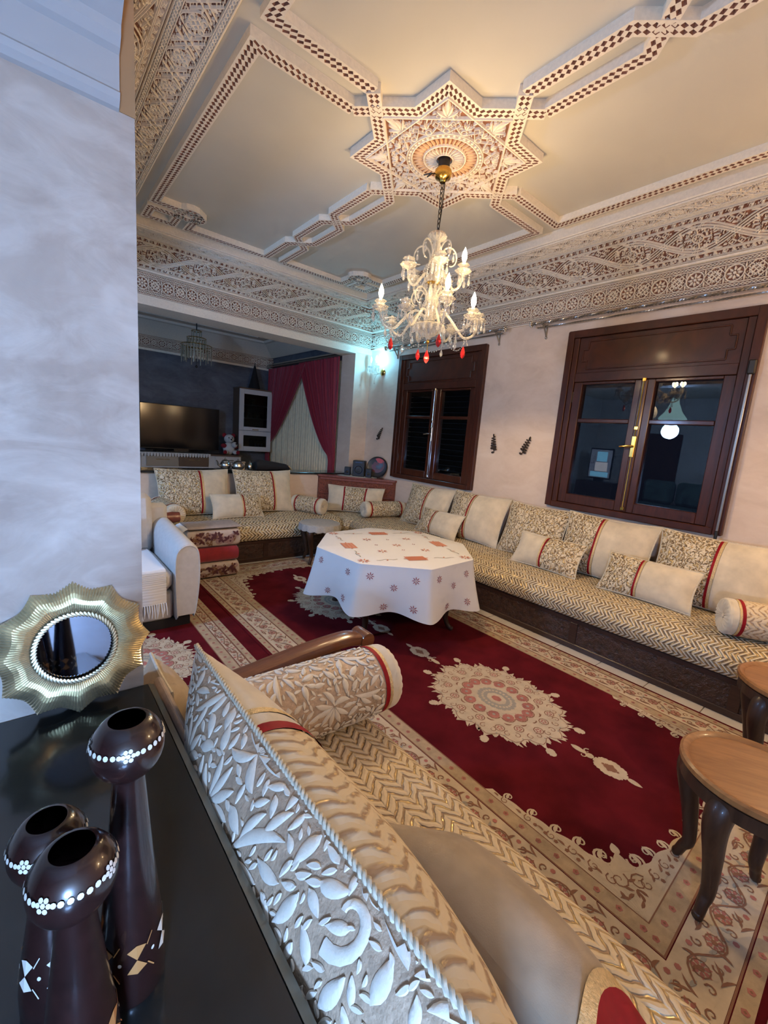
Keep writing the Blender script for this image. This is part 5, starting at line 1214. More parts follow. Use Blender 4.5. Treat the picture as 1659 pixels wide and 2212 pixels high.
# =================================================================== WALL SCONCE
def wall_sconce(label, loc, rz, lits, col, watts):
    sc_ = thing('wall_sconce', label, 'wall lamp', loc, rz)
    m = MB(); m.lathe([(0.001, 0.0), (0.045, 0.0), (0.05, 0.012), (0.03, 0.028), (0.001, 0.03)], 20, (0, 0, 0), Matrix.Rotation(-PH, 4, 'Y')); m.build('wall_plate', 'brass', sc_)
    for dy, lit in zip((0.03, 0.16), lits):
        m = MB(); sp = smooth_prof([(-0.02, 0, 0), (-0.06, dy*0.5, -0.035), (-0.10, dy, -0.01), (-0.11, dy, 0.05)], 18); m.tube([tuple(p) for p in sp], 0.007, 6); a_ = m.build('arm', 'crystal', sc_)
        m = MB(); m.lathe([(0.008, 0.045), (0.036, 0.058), (0.045, 0.070), (0.042, 0.073), (0.012, 0.062)], 24, (-0.11, dy, 0), rmod=flute(8, 0.1)); m.build('saucer', 'crystal_clear', a_)
        m = MB(); m.lathe([(0.010, 0.065), (0.010, 0.12)], 10, (-0.11, dy, 0)); m.build('candle', 'crystal_clear', a_)
        m = MB(); m.lathe([(0.009, 0.12), (0.014, 0.135), (0.019, 0.158), (0.015, 0.185), (0.006, 0.205), (0.001, 0.215)], 14, (-0.11, dy, 0)); m.build('bulb', lit, a_)
        m = MB()
        for k in range(5): b = 2*PI*k/5; m.ball((-0.11+0.042*math.cos(b), dy+0.042*math.sin(b), 0.056), 0.006, 6, 4); drop_mesh(m, (-0.11+0.042*math.cos(b), dy+0.042*math.sin(b), 0.048), 1.1)
        tag(m.build('pendants', 'crystal_clear', a_), kind='stuff')
    m = MB(); m.tube([(-0.03, 0.06, 0), (-0.06, 0.09, -0.06), (-0.07, 0.10, -0.10)], 0.005, 6); drop_mesh(m, (-0.07, 0.10, -0.10), 1.6); m.build('long_pendant', 'crystal_clear', sc_)
    point_light('sconce_light', (-0.12, 0.03, 0.165), col, watts, 0.03, sc_)

wall_sconce('crystal two-candle wall sconce with glowing cyan bulb in the corner', (XR, 4.97, 2.42), 0.0, ('bulb_cyan', 'bulb_off'), CYAN, SCONCE_W)
wall_sconce('added out-of-view fill sconce with warm bulbs on the wall behind the camera', (2.95, YN, 1.80), -PH, ('bulb_lit', 'bulb_lit'), WARM, FILL_SCONCE_W*2)  # added unseen lamp, evens out the warm light
wall_sconce('added out-of-view fill sconce with warm bulbs on the window wall, right of the picture', (XR, 0.05, 1.75), 0.0, ('bulb_lit', 'bulb_lit'), WARM, FILL_SCONCE_W*0.55)  # also added out of view, warms the foreground and the cloth's right side

# =================================================================== CURTAIN RODS ON THE WINDOW WALL
def rod(label, y0, y1, brs, fin):
    t = thing('curtain_rod', label, 'curtain rod', (XR-0.085, y0, 2.713)); L = y1-y0
    m = MB(); n = int(L/0.012); a = np.linspace(0, L/0.05*2*PI, n)
    yy = np.linspace(0, L, n)
    for ph in (0, PI): m.tube([(0.006*math.cos(q+ph), y, 0.006*math.sin(q+ph)) for q, y in zip(a, yy)], 0.008, 5)
    m.build('twisted_rod', 'rod_steel', t)
    m = MB()
    for ph in (0, PI): m.tube([(0.035+0.0035*math.cos(q+ph), y, -0.032+0.0035*math.sin(q+ph)) for q, y in zip(a, yy)], 0.0055, 5)
    m.build('thin_rod', 'rod_steel', t)
    for y in brs:
        m = MB(); m.tube([(0.083, y-y0, -0.11), (0.075, y-y0, -0.10), (0.03, y-y0, -0.045), (-0.005, y-y0, -0.015)], [0.010, 0.007, 0.007, 0.008], 8); m.tube([(0.083, y-y0, -0.12), (0.083, y-y0, 0.0)], 0.007, 8); m.tube([(0.083, y-y0, -0.012), (0.0, y-y0, -0.016)], 0.006, 8); m.ball((0.083, y-y0, -0.125), 0.012, 10, 8); m.build('bracket', 'rod_steel', t)
    for y in fin:
        m = MB(); s = 1 if y > (y0+y1)/2 else -1
        m.tube([(0, y-y0, 0), (0, y-y0+s*0.025, 0)], [0.016, 0.012], 10)
        for k in range(7): b = 2*PI*k/7; m.ball((0.022*math.cos(b), y-y0+s*0.045, 0.022*math.sin(b)), 0.011, 8, 6)
        m.ball((0, y-y0+s*0.05, 0), 0.016, 10, 8); m.build('finial', 'old_silver', t)
rod('twisted steel double curtain rod above the large window', 0.05, 2.55, [2.47, 0.3], [2.55])
rod('twisted steel double curtain rod above the far window', 2.95, 4.80, [3.02, 4.68], [2.95, 4.80])

# =================================================================== WALL SPRIGS
def sprig(label, y, z, tilt):
    t = thing('wall_sprig', label, 'wall ornament', (XR-0.004, y, z)); t.rotation_euler = (tilt, 0, 0)
    m = MB(); m.tube([(0, 0, -0.09), (-0.012, 0.004, -0.03), (-0.012, 0, 0.09)], 0.004, 6); m.build('stem', 'sprig_brown', t); lm = None
    for k in range(11):
        zz = -0.055+0.0135*k; s = 1 if k % 2 else -1; w = 0.018*(1-0.05*k)+0.006
        m = MB(); m.ball((-0.014, s*w*0.8, zz), w, 8, 5, (0.35, 1.0, 0.55)); m.build('leaf', 'sprig_brown', t)
    m = MB(); m.ball((-0.012, 0, 0.098), 0.012, 8, 6, (0.5, 0.8, 1.3)); m.build('leaf_tip', 'sprig_brown', t)
    m = MB(); m.ball((-0.008, 0.014, -0.088), 0.014, 8, 6, (0.5, 1.3, 0.8)); m.build('base_curl', 'sprig_brown', t)
sprig('dark metal leaf sprig upright on the wall, midway between the windows', 2.926, 1.53, -0.12)
sprig('dark metal leaf sprig tilted left on the wall beside the large window', 2.53, 1.53, 0.42)
sprig('dark metal leaf sprig on the wall strip below the corner sconce', 4.93, 1.55, 0.55)

# =================================================================== ARMCHAIR, THROW, CUSHION, BLANKETS
ac = thing('armchair', 'white upholstered armchair with rounded arms at the left', 'armchair', (0.56, 3.58, 0.0115))
def arm_chair_arm(sx):
    pr_ = smooth_prof([(-0.075, 0.06), (-0.085, 0.30), (-0.085, 0.52), (-0.06, 0.60), (0.0, 0.635), (0.06, 0.61), (0.085, 0.54), (0.088, 0.35), (0.065, 0.12), (0.05, 0.06)], 36); ys2 = [-0.41, -0.405, -0.385, -0.30, 0.0, 0.30, 0.40]
    P = np.zeros((len(ys2), len(pr_), 3))
    for i, y in enumerate(ys2):
        k = [0.90, 0.965, 1, 1, 1, 1, 1][i]; zt = 1+0.22*max(0, (y+0.38)/0.78)
        c = pr_.mean(0); q = c+(pr_-c)*k; P[i, :, 0] = q[:, 0]*sx; P[i, :, 1] = y; P[i, :, 2] = np.where(q[:, 1] > 0.4, 0.4+(q[:, 1]-0.4)*zt, q[:, 1])
    m = MB(); m.grid(P, flip=(sx < 0)); m.add(P[0].tolist(), [tuple(range(len(pr_)))]); m.add(P[-1].tolist(), [tuple(range(len(pr_)))[::-1]])
    o = m.build('arm', 'armchair_fabric', ac, loc=(sx*0.31, 0, 0)); m = MB(); m.tube([(p[0]*sx, -0.408, p[1]) for p in (pr_-pr_.mean(0))*0.925+pr_.mean(0)], 0.005, 6); m.build('arm_piping', 'armchair_fabric', o)
arm_chair_arm(1); arm_chair_arm(-1)
mbox('seat_base', 'armchair_fabric', [(-0.225, 0.225, -0.36, 0.32, 0.06, 0.28)], ac, 0.02, True); mbox('seat_cushion', 'armchair_fabric', [(-0.222, 0.222, -0.40, 0.24, 0.285, 0.45)], ac, 0.045, True)
m = MB(); m.box(-0.225, 0.225, -0.08, 0.08, 0, 0.50, 0.05, Matrix.Translation((0, 0.29, 0.40)) @ Matrix.Rotation(-0.16, 4, 'X')); m.build('backrest', 'armchair_fabric', ac)
mbox('outer_back', 'armchair_fabric', [(-0.36, 0.36, 0.36, 0.44, 0.06, 0.80)], ac, 0.04, True); mbox('dark_base', 'armchair_base', [(-0.34, 0.34, -0.36, 0.40, 0.0, 0.065)], ac)
tw = thing('throw_blanket', 'white ribbed fringed throw hanging over the armchair seat', 'throw', (0.56, 3.58, 0.0115))
n = 90; xs = np.linspace(-0.22, 0.165, 24); pr_ = smooth_prof([(0.20, 0.458), (-0.10, 0.460), (-0.36, 0.460), (-0.405, 0.452), (-0.420, 0.42), (-0.424, 0.34), (-0.428, 0.22)], n)
P = np.zeros((len(xs), len(pr_), 3))
for i, x in enumerate(xs):
    P[i, :, 0] = x; tt = np.linspace(0, 1, len(pr_)); rib = 0.0022*np.sin(tt*70*PI)*(tt > 0.38); P[i, :, 1] = pr_[:, 0]-rib-0.006*np.sin(x*25)*tt**3; P[i, :, 2] = pr_[:, 1]+rib*(pr_[:, 1] > 0.45)
m = MB(); m.grid(P); m.build('throw_cloth', 'throw_white', tw, angle=180)
for k in range(26):
    x = -0.215+k*0.015; r2 = random.Random(k); l = 0.085+0.02*r2.random(); m = MB(); m.tube([(x, -0.431, 0.222), (x+r2.uniform(-0.006, 0.006), -0.436, 0.222-l*0.5), (x+r2.uniform(-0.012, 0.012), -0.434, 0.222-l)], [0.004, 0.005, 0.003], 5); m.build('tassel', 'throw_white', tw)
cushion('dark red cushion leaning in the white armchair', (0.45, 3.70, 0.475), 0, 0.25, 0.34, 0.32, 0.11, [('front_panel', 'blanket_red', -1, 1)], back='blanket_red', piping='blanket_red')

def folded(name, label, cat, w, d, h, mat, loc, z, puff=0.02, layers=1, rz=0.0):
    t = thing(name, label, cat, (loc[0], loc[1], z), rz); hh = h/layers
    for k in range(layers):
        pr_ = smooth_prof([(-d/2+0.03, 0.002), (-d/2-0.004, 0.02), (-d/2-puff*0.6, hh*0.5), (-d/2, hh-0.02), (-d/2+0.04, hh-0.003), (0, hh), (d/2-0.04, hh-0.003), (d/2, hh*0.5), (d/2-0.03, 0.002)], 30); xs = np.array([-w/2, -w/2+0.006, -w/2+0.025, -w/4, 0, w/4, w/2-0.025, w/2-0.006, w/2]); kk = [0.75, 0.92, 1, 1, 1.01, 1, 1, 0.92, 0.75]
        P = np.zeros((len(xs), len(pr_), 3))
        for i, x in enumerate(xs): P[i, :, 0] = x; P[i, :, 1] = pr_[:, 0]*(1 if 1 < i < 7 else 0.985); P[i, :, 2] = hh/2+(pr_[:, 1]-hh/2)*kk[i]+k*hh
        m = MB(); m.grid(P, flip=True, uv=np.stack([P[..., 0], P[..., 1]+P[..., 2]], -1)); m.add(P[0].tolist(), [tuple(range(len(pr_)))]); m.add(P[-1].tolist(), [tuple(range(len(pr_)))[::-1]]); m.build('folded_layer', mat, t, angle=70)
    return t
def print_on(t, w, h, y, seed):
    """roses and leaves printed on the folded front and right side"""
    r = random.Random(seed); A, B, C_o = Orn(), Orn(), Orn()
    for k in range(int(w*h*380)):
        x, z = r.uniform(-w/2+0.03, w/2-0.03), r.uniform(0.03, h-0.03); a = r.uniform(0, 2*PI); q = r.random()
        if q < 0.22:
            for j in range(3): C_o.ring((x, z), 0.010+0.011*j, 0.006, 9); 
            A.disc((x, z), 0.010, 6)
        elif q < 0.65:
            for j in range(3): A.leaf((x, z), a+j*1.1, 0.048, 0.022, 0.4, 6)
        else:
            B.spiral((x, z), a, 0.035, 0.008, 0.6, 0.007, 9)
            for j in range(2): B.leaf((x, z), a+1+j*2, 0.040, 0.018, 0.5, 6)
    for nm, o, mt, hh in (('printed_roses', C_o, 'pink_print', 0.0008), ('printed_leaves', A, 'plum_print', 0.0014), ('printed_stems', B, 'brown_print', 0.0011)):
        m = MB(); lay(m, o.arrays(flat=True, rise=hh), lambda UV, H: np.stack([UV[:, 0], -y-0.004-0.014*np.sin(PI*np.clip(UV[:, 1]/h, 0, 1))-H, UV[:, 1]], 1), (0, 0), lambda UV: (np.abs(UV[:, 0]) < w/2-0.012) & (UV[:, 1] > 0.015) & (UV[:, 1] < h-0.015)); tag(m.build(nm, mt, t, smooth=False), kind='stuff')
BXc, BYc = 1.385, 4.285
b1 = folded('folded_blanket', 'cream rose-printed folded blanket at the bottom of the stack', 'blanket', 0.48, 0.30, 0.155, 'blanket_floral', (BXc, BYc), 0.0145); print_on(b1, 0.48, 0.155, 0.15, 2)
folded('folded_blanket', 'dark red folded blanket in the middle of the stack', 'blanket', 0.47, 0.29, 0.155, 'blanket_red', (BXc, BYc), 0.170, layers=1)
b3 = folded('folded_blanket', 'plum rose-printed folded blanket near the top of the stack', 'blanket', 0.50, 0.30, 0.175, 'blanket_floral', (BXc-0.005, BYc), 0.326); print_on(b3, 0.50, 0.175, 0.15, 8)
b4 = folded('folded_blanket', 'taupe fringed blanket folded flat on top of the stack', 'blanket', 0.50, 0.31, 0.035, 'blanket_taupe', (BXc+0.0, BYc), 0.502)
for k in range(14): m = MB(); m.tube([(-0.25, -0.14+k*0.02, 0.02), (-0.275, -0.142+k*0.02, 0.012), (-0.30, -0.14+k*0.021, -0.012)], [0.006, 0.007, 0.004], 5); m.build('fringe_tassel', 'throw_white', b4)

# =================================================================== BLACK SIDEBOARD, MIRROR, CANDLE HOLDERS
SBX = 0.243; SBZ = 0.80
sbd = thing('sideboard', 'black lacquered console top in the left foreground', 'sideboard', (0, 0, 0))
mbox('top', 'black_lacquer', [(-0.42, SBX-0.016, YN+0.05, 1.192, SBZ-0.035, SBZ)], sbd, 0.002)
m = MB(); m.add([(SBX-0.016, YN+0.05, SBZ), (SBX-0.002, YN+0.05, SBZ-0.006), (SBX, YN+0.05, SBZ-0.014), (SBX, YN+0.05, SBZ-0.035), (SBX-0.016, 1.192, SBZ), (SBX-0.002, 1.192, SBZ-0.006), (SBX, 1.192, SBZ-0.014), (SBX, 1.192, SBZ-0.035)], [(0, 1, 5, 4), (1, 2, 6, 5), (2, 3, 7, 6)]); m.build('edge_moulding', 'edge_highlight', sbd)
mbox('body', 'black_lacquer', [(-0.40, SBX-0.02, YN+0.06, 1.19, 0.0, SBZ-0.036)], sbd)
# mirror: twelve-pointed fluted gilt frame leaning on the pier
mi = thing('mirror', 'gilt fluted sunburst mirror with scalloped points on the black top', 'mirror', (0.072, 1.148, SBZ+0.003))
mi.rotation_euler = (-0.19, 0, 0)
NP, RO2, RI = 12, 0.156, 0.078; n = 12*24; Q = []
for i in range(n):
    a = 2*PI*i/n+PI/12; ph = (a*NP/(2*PI)) % 1.0; k = abs(ph-0.5)*2
    ro = RO2*(0.895+0.105*k**1.9); rip = 0.0020*(1 if i % 2 else -1)
    row = []
    for t in np.linspace(0, 1, 7):
        r = RI+(ro-RI)*t; y = -0.012-0.006*math.sin(t*PI)+0.006*t*t*(1-k)+rip*(0.3+0.7*t); row.append((r*math.cos(a), y, RO2+r*math.sin(a)))
    row.append((ro*math.cos(a), 0.010, RO2+ro*math.sin(a))); Q.append(row)
P = np.array(Q).transpose(1, 0, 2); m = MB(); m.grid(P, cv=True); m.build('fluted_frame', 'gold_frame', mi, smooth=False)
m = MB()
for k in range(64):
    a = 2*PI*k/64; t = Vector((-math.sin(a), 0, math.cos(a))); c = Vector((RI*math.cos(a), -0.016, RO2+RI*math.sin(a))); d = (t*0.006+Vector((math.cos(a), 0, math.sin(a)))*0.005); m.tube([c-d, c, c+d], [0.0025, 0.0042, 0.0025], 6)
m.build('rope_rim', 'gold_frame', mi)
m = MB(); m.lathe([(0.001, -0.010), (RI-0.004, -0.010), (RI-0.004, 0.004), (0.001, 0.004)], 48, (0, 0, RO2), Matrix.Rotation(PH, 4, 'X')); m.build('mirror_pane', 'mirror_glass', mi, smooth=False)
# candle holders: carved dark bowls on tall cones with bone inlay
def holder(label, x, y, H, rb=0.037, tilt=0.0):
    t = thing('candle_holder', label, 'candle holder', (x, y, SBZ), 0.0, 'carved candle holders on the black top')
    rbz = H         # bowl centre
    prof = [(0.001, 0.0), (0.033, 0.0), (0.036, 0.006), (0.036, 0.030), (0.032, H*0.32), (0.024, H*0.58), (0.0165, rbz-0.040), (0.0175, rbz-0.034)]
    m = MB(); m.lathe(prof, 28); m.build('stem', 'holder_wood', t)
    bp = []; 
    for k in range(13): a = -PI/2+0.32+k/12*(PI/2-0.32+0.92); bp.append((rb*math.cos(a)*1.02, rbz+rb*math.sin(a)*1.08))
    rim = bp[-1]; 
    m = MB(); m.lathe([(0.001, bp[0][1]-0.002)]+bp+[(rim[0]-0.004, rim[1]+0.001)], 36); bo = m.build('bowl', 'holder_wood', t)
    m = MB(); m.lathe([(rim[0]-0.004, rim[1]+0.001), (rim[0]-0.005, rim[1]-0.012), (rim[0]-0.008, rim[1]-0.020), (0.001, rim[1]-0.021)], 32); m.build('bowl_inside', 'holder_inside', bo)
    # bone dots around the bowl's belly, flowers between
    o = Orn(); n = 32
    for k in range(n):
        a = 2*PI*k/n
        if k % 8 in (0,):
            for j in range(6): b = 2*PI*j/6; o.disc((a*rb+0.0048*math.cos(b), 0.0048*math.sin(b)), 0.0023, 8)
            o.disc((a*rb, 0), 0.0023, 8)
        elif k % 8 not in (1, 7) or True:
            if k % 8 not in (1, 7): o.disc((a*rb, 0.0), 0.0028, 8)
            else: o.disc((a*rb+(0.0015 if k % 8 == 1 else -0.0015), 0.0), 0.0025, 8)
    def on_bowl(UV, H_):
        a = UV[:, 0]/rb+0.4; e = UV[:, 1]/rb+0.30; r = (rb*1.02)*np.cos(e)+0.0004+H_; return np.stack([r*np.cos(a), r*np.sin(a), rbz+rb*1.08*np.sin(e)], 1)
    m = MB(); lay(m, o.arrays(flat=True, rise=0.0006), on_bowl); tag(m.build('bone_dots', 'bone', bo, smooth=False), kind='stuff')
    # inlay near the foot: hourglass leaves and arcs
    oa, ob = Orn(), Orn(); zc = 0.070
    for k in range(6):
        a = k*PI/3; dst = ob if k in (3, 4) else oa
        dst.poly([(a*0.04-0.012, zc+0.014), (a*0.04, zc), (a*0.04+0.012, zc+0.014), (a*0.04, zc+0.019)]); dst.poly([(a*0.04-0.012, zc-0.014), (a*0.04, zc), (a*0.04+0.012, zc-0.014), (a*0.04, zc-0.019)])
        ob.disc((a*0.04+0.021, zc), 0.0026, 7); dst.line([(a*0.04+0.013, zc+0.012), (a*0.04+0.021, zc+0.024)], 0.0014); dst.line([(a*0.04+0.013, zc-0.012), (a*0.04+0.021, zc-0.024)], 0.0014)
    def on_stem(UV, H_):
        a = UV[:, 0]/0.04; r = np.interp(UV[:, 1], [p[1] for p in prof], [p[0] for p in prof])+0.0007+H_; return np.stack([r*np.cos(a), r*np.sin(a), UV[:, 1]], 1)
    for nm, q, mt in (('amber_inlay', oa, 'amber_inlay'), ('bone_inlay', ob, 'bone')): m = MB(); lay(m, q.arrays(flat=True, rise=0.0), on_stem); tag(m.build(nm, mt, t, smooth=False), kind='stuff')
    return t
holder('tallest dark carved candle holder, nearest the gilt mirror', 0.075, 0.507, 0.333).rotation_euler = (0, 0, 2.6)
holder('dark carved candle holder in front, overlapping the other one', 0.0175, 0.442, 0.258).rotation_euler = (0, 0, 3.6)
holder('dark carved candle holder at the far left, partly hidden', 0.0, 0.545, 0.213).rotation_euler = (0, 0, 0.55)

# =================================================================== HALF-WALL COUNTER AND ITS THINGS
CT = 0.95
tag(mbox('countertop', 'black_lacquer', [(-0.1, 3.698, YF-0.035, YF+0.33, 0.926, CT)], None, 0.004), 'black stone ledge on top of the half wall', 'countertop')
def pot(label, x, y, r, h, spout=False, name='teapot'):
    t = thing(name, label, 'teapot' if spout else 'sugar pot', (x, y, CT+0.008))
    m = MB(); m.lathe([(r*0.6, 0), (r*0.75, 0.006), (r*0.98, h*0.25), (r, h*0.5), (r*0.86, h*0.78), (r*0.66, h*0.86), (r*0.70, h*0.9)], 24); m.build('body', 'old_silver', t)
    m = MB(); m.lathe([(r*0.72, h*0.9), (r*0.6, h*1.02), (r*0.25, h*1.13), (r*0.10, h*1.18), (r*0.16, h*1.24), (r*0.10, h*1.32), (0.001, h*1.36)], 20); m.build('lid', 'old_silver', t)
    if spout:
        m = MB(); m.tube([(-r*0.9, 0, h*0.35), (-r*1.35, 0, h*0.5), (-r*1.5, 0, h*0.85), (-r*1.75, 0, h*1.0)], [0.018, 0.013, 0.009, 0.008], 8); m.build('spout', 'old_silver', t)
        m = MB(); m.tube([(r*0.85, 0, h*0.78), (r*1.4, 0, h*0.85), (r*1.55, 0, h*0.5), (r*0.95, 0, h*0.28)], 0.007, 8); m.build('handle', 'old_silver', t)
    return t
tr = thing('tray', 'round silver tray under the tea set on the ledge', 'tray', (2.05, YF+0.15, CT)); m = MB(); m.lathe([(0.001, 0.0), (0.15, 0.0), (0.165, 0.012), (0.162, 0.014), (0.147, 0.005), (0.001, 0.005)], 40, mat=Matrix.Diagonal((1.6, 0.9, 1, 1))); m.build('tray_plate', 'old_silver', tr)
pot('silver teapot with domed lid at the left of the tea set', 1.95, YF+0.20, 0.066, 0.105, True)
pot('wide silver lidded sugar pot in the middle of the tea set', 2.08, YF+0.12, 0.078, 0.100, False, 'sugar_pot')
pot('slim silver pot with pointed lid at the right of the tea set', 2.245, YF+0.14, 0.036, 0.085, False, 'sugar_pot')
t = thing('glass_box', 'small metal box between the silver pots on the ledge', 'box', (2.175, YF+0.23, CT)); mbox('box_body', 'old_silver', [(-0.035, 0.035, -0.03, 0.03, 0, 0.09)], t, 0.006); mbox('box_lid', 'old_silver', [(-0.037, 0.037, -0.032, 0.032, 0.091, 0.104)], t, 0.004)
t = thing('rolled_cloth', 'black draped cloth roll lying on the ledge', 'cloth', (2.32, YF+0.17, CT)); n = 20; rows = []
for i in range(15):
    q = i/14; r = 0.075*(1-0.35*q)*(0.75 if i in (0, 14) else 1); th = np.linspace(0, 2*PI, 25); rows.append(np.stack([q*0.47+0*th, 0.09*np.cos(th)*(1-0.2*q), np.maximum(0.001, r*0.9+r*np.sin(th)*(1+0.10*np.cos(3*th+q*5))+0.05*(1-q)-0.05*(1-q))+0*th], -1))
m = MB(); m.grid(np.stack(rows, 0), flip=True); m.add(rows[0][:-1].tolist(), [tuple(range(24))]); m.add(rows[-1][:-1].tolist(), [tuple(range(24))[::-1]]); m.build('cloth_roll', 'black_cloth', t, angle=70)
m = MB()
for k in range(7): m.tube([(0.46+0.008*k, -0.06+0.02*k, 0.07), (0.49+0.01*k, -0.065+0.02*k, 0.04), (0.52, -0.06+0.02*k, 0.012)], [0.006, 0.007, 0.004], 5)
m.build('cloth_fringe', 'gold_trim', t)

# carved corner shelf behind the corner seat
csf = thing('corner_shelf', 'carved red-brown wooden corner shelf behind the corner seat', 'shelf', (3.974, 5.276, 0))
def tri(x, z0, z1, nm, mat, e=0.0):
    m = MB(); a = x; V = [(0, 0), (-a, 0), (-a, -0.03), (-0.03, -a), (0, -a)]; n = 5
    m.add([(p[0], p[1], z0) for p in V]+[(p[0], p[1], z1) for p in V], [tuple(range(n))[::-1], tuple(range(n, 2*n))]+[(i, (i+1) % n, n+(i+1) % n, n+i) for i in range(n)]); return m.build(nm, mat, csf, smooth=False)
tri(0.80, 0.905, 0.930, 'shelf_top', 'red_wood'); tri(0.785, 0.47, 0.904, 'shelf_body', 'carved_red')
e = Vector((1, -1, 0)).normalized(); nrm = Vector((-1, -1, 0)).normalized()
for z0, z1 in ((0.86, 0.90), (0.66, 0.685)):
    m = MB(); M4 = Matrix.Translation((-0.785/2-0.0075-0.0, -0.785/2-0.0075, 0)) @ Matrix.Rotation(-PI/4, 4, 'Z'); m.box(-0.52, 0.52, -0.022, 0.0, z0, z1, 0.006, M4); m.build('carved_rail', 'red_wood', csf, smooth=False)
for k in range(6):
    m = MB(); m.box(-0.50+k*0.17, -0.36+k*0.17, -0.012, 0.0, 0.70, 0.85, 0.006, M4); m.build('carved_panel', 'carved_red', csf, smooth=False)
dz_ = thing('doily', 'white oval doily under the speakers on the corner shelf', 'doily', (3.66, 4.98, 0.930)); dz_.rotation_euler = (0, 0, -PI/4); m = MB(); m.lathe([(0.001, 0.0), (0.28, 0.0), (0.285, 0.003), (0.001, 0.004)], 48, mat=Matrix.Diagonal((1.0, 0.55, 1, 1)), rmod=flute(24, 0.03)); m.build('doily_cloth', 'doily', dz_)
def speaker(label, x, y, w, d, h, big, rz):
    t = thing('speaker', label, 'speaker', (x, y, 0.9345), rz); mbox('cabinet', 'speaker_black', [(-w/2, w/2, -d/2, d/2, 0, h)], t, 0.006)
    Mx = Matrix.Rotation(PH, 4, 'X'); m = MB(); rr = w*0.34; m.lathe([(0.001, 0.0), (rr*0.3, 0.004), (rr*0.8, -0.002), (rr, 0.006), (rr*1.08, 0.0)], 24, (0, -d/2-0.001, h*0.42), Mx); m.build('driver_cone', 'speaker_black', t)
    m = MB(); m.tube([(rr*1.05*math.cos(a), -d/2-0.004, h*0.42+rr*1.05*math.sin(a)) for a in np.linspace(0, 2*PI, 24, endpoint=False)], 0.0025, 6, closed=True); m.build('driver_ring', 'speaker_blue', t)
    if big: mbox('control_strip', 'speaker_blue', [(-w*0.3, w*0.3, -d/2-0.003, -d/2+0.002, h*0.86, h*0.90)], t)
speaker('black subwoofer with blue ring between two small speakers', 3.70, 5.00, 0.17, 0.17, 0.225, True, -0.78)
speaker('small black satellite speaker left of the subwoofer', 3.585, 5.125, 0.085, 0.08, 0.12, False, -0.78)
speaker('small black satellite speaker right of the subwoofer', 3.755, 4.845, 0.085, 0.08, 0.12, False, -0.78)
pl = thing('decor_plate', 'round black and red lacquer plate leaning in the corner by the window', 'plate', (3.86, 4.80, 0.9345)); pl.rotation_euler = (Matrix.Rotation(-0.9, 3, 'Z') @ Matrix.Rotation(-0.16, 3, 'X')).to_euler()
m = MB(); m.lathe([(0.001, 0.0), (0.13, 0.0), (0.150, 0.010), (0.146, 0.013), (0.126, 0.005), (0.001, 0.004)], 40, (0, 0, 0.152), Matrix.Rotation(PH, 4, 'X')); m.build('plate_disc', 'plate_black', pl)
o = Orn(); o2 = Orn()
for k in range(5): o.arc((0, 0.02), 0.022+0.018*k, 0.3+0.9*k, 3.4+0.9*k, 0.016, 12)
for k in range(14): o2.leaf((0.02, 0.06), 0.2+k*0.16, 0.085, 0.016, 0.2, 6)
m = MB(); lay(m, o2.arrays(flat=True, rise=0.0), lambda UV, H: np.stack([UV[:, 0], -0.0068-H, UV[:, 1]+0.152], 1)); m.build('red_glaze', 'plate_red', pl, smooth=False)
m = MB(); lay(m, o.arrays(flat=True, rise=0.001), lambda UV, H: np.stack([UV[:, 0], -0.0068-H, UV[:, 1]+0.152], 1)); m.build('rose_swirl', 'plate_dark_red', pl, smooth=False)

# =================================================================== DARK ROOM BEHIND THE HALF WALL
tv = thing('television', 'large black flat television on the white unit in the dark room', 'television', (2.07, 7.95, 0.985))
mbox('bezel', 'tv_bezel', [(-0.63, 0.63, -0.02, 0.03, 0.05, 0.78)], tv, 0.006); mbox('screen', 'tv_black', [(-0.618, 0.618, -0.0225, -0.0195, 0.065, 0.768)], tv); mbox('stand', 'tv_bezel', [(-0.42, 0.42, -0.10, 0.10, 0.0, 0.018)], tv, 0.006); mbox('stand_neck', 'tv_bezel', [(-0.12, 0.12, -0.02, 0.02, 0.018, 0.052)], tv)
un = thing('media_unit', 'white low media unit with brown drawers under the television', 'cabinet', (2.1, 7.95, 0))
mbox('carcass', 'cabinet_white', [(-1.05, 0.94, -0.20, 0.22, 0.12, 0.955)], un, 0.004); mbox('unit_top', 'cabinet_brown', [(-1.07, 0.96, -0.225, 0.23, 0.956, 0.98)], un, 0.004)
for k, (a, b_, mt) in enumerate(((-1.03, -0.68, 'cabinet_white'), (-0.61, -0.13, 'cabinet_beige'), (-0.12, 0.36, 'cabinet_brown'), (0.47, 0.92, 'cabinet_white'))):
    lo = (0.40, 0.945) if mt == 'cabinet_white' else (0.765, 0.935)
    d_o = mbox('door' if mt == 'cabinet_white' else 'drawer', mt, [(a, b_, -0.218, -0.201, lo[0], lo[1])], un, 0.004); c = (a+b_)/2; mbox('handle', 'old_silver', [(c-0.10, c+0.10, -0.232, -0.219, lo[1]-0.065, lo[1]-0.052)], d_o, 0.003)
for (a, b_) in ((-0.61, -0.13), (-0.12, 0.36)):
    d_o = mbox('drawer', 'cabinet_white', [(a, b_, -0.218, -0.201, 0.40, 0.745)], un, 0.004); c = (a+b_)/2; mbox('handle', 'old_silver', [(c-0.10, c+0.10, -0.232, -0.219, 0.70, 0.712)], d_o, 0.003)
rn = thing('lace_runner', 'white scalloped lace runner along the media unit edge', 'runner', (2.1, 7.74, 0.982)); m = MB()
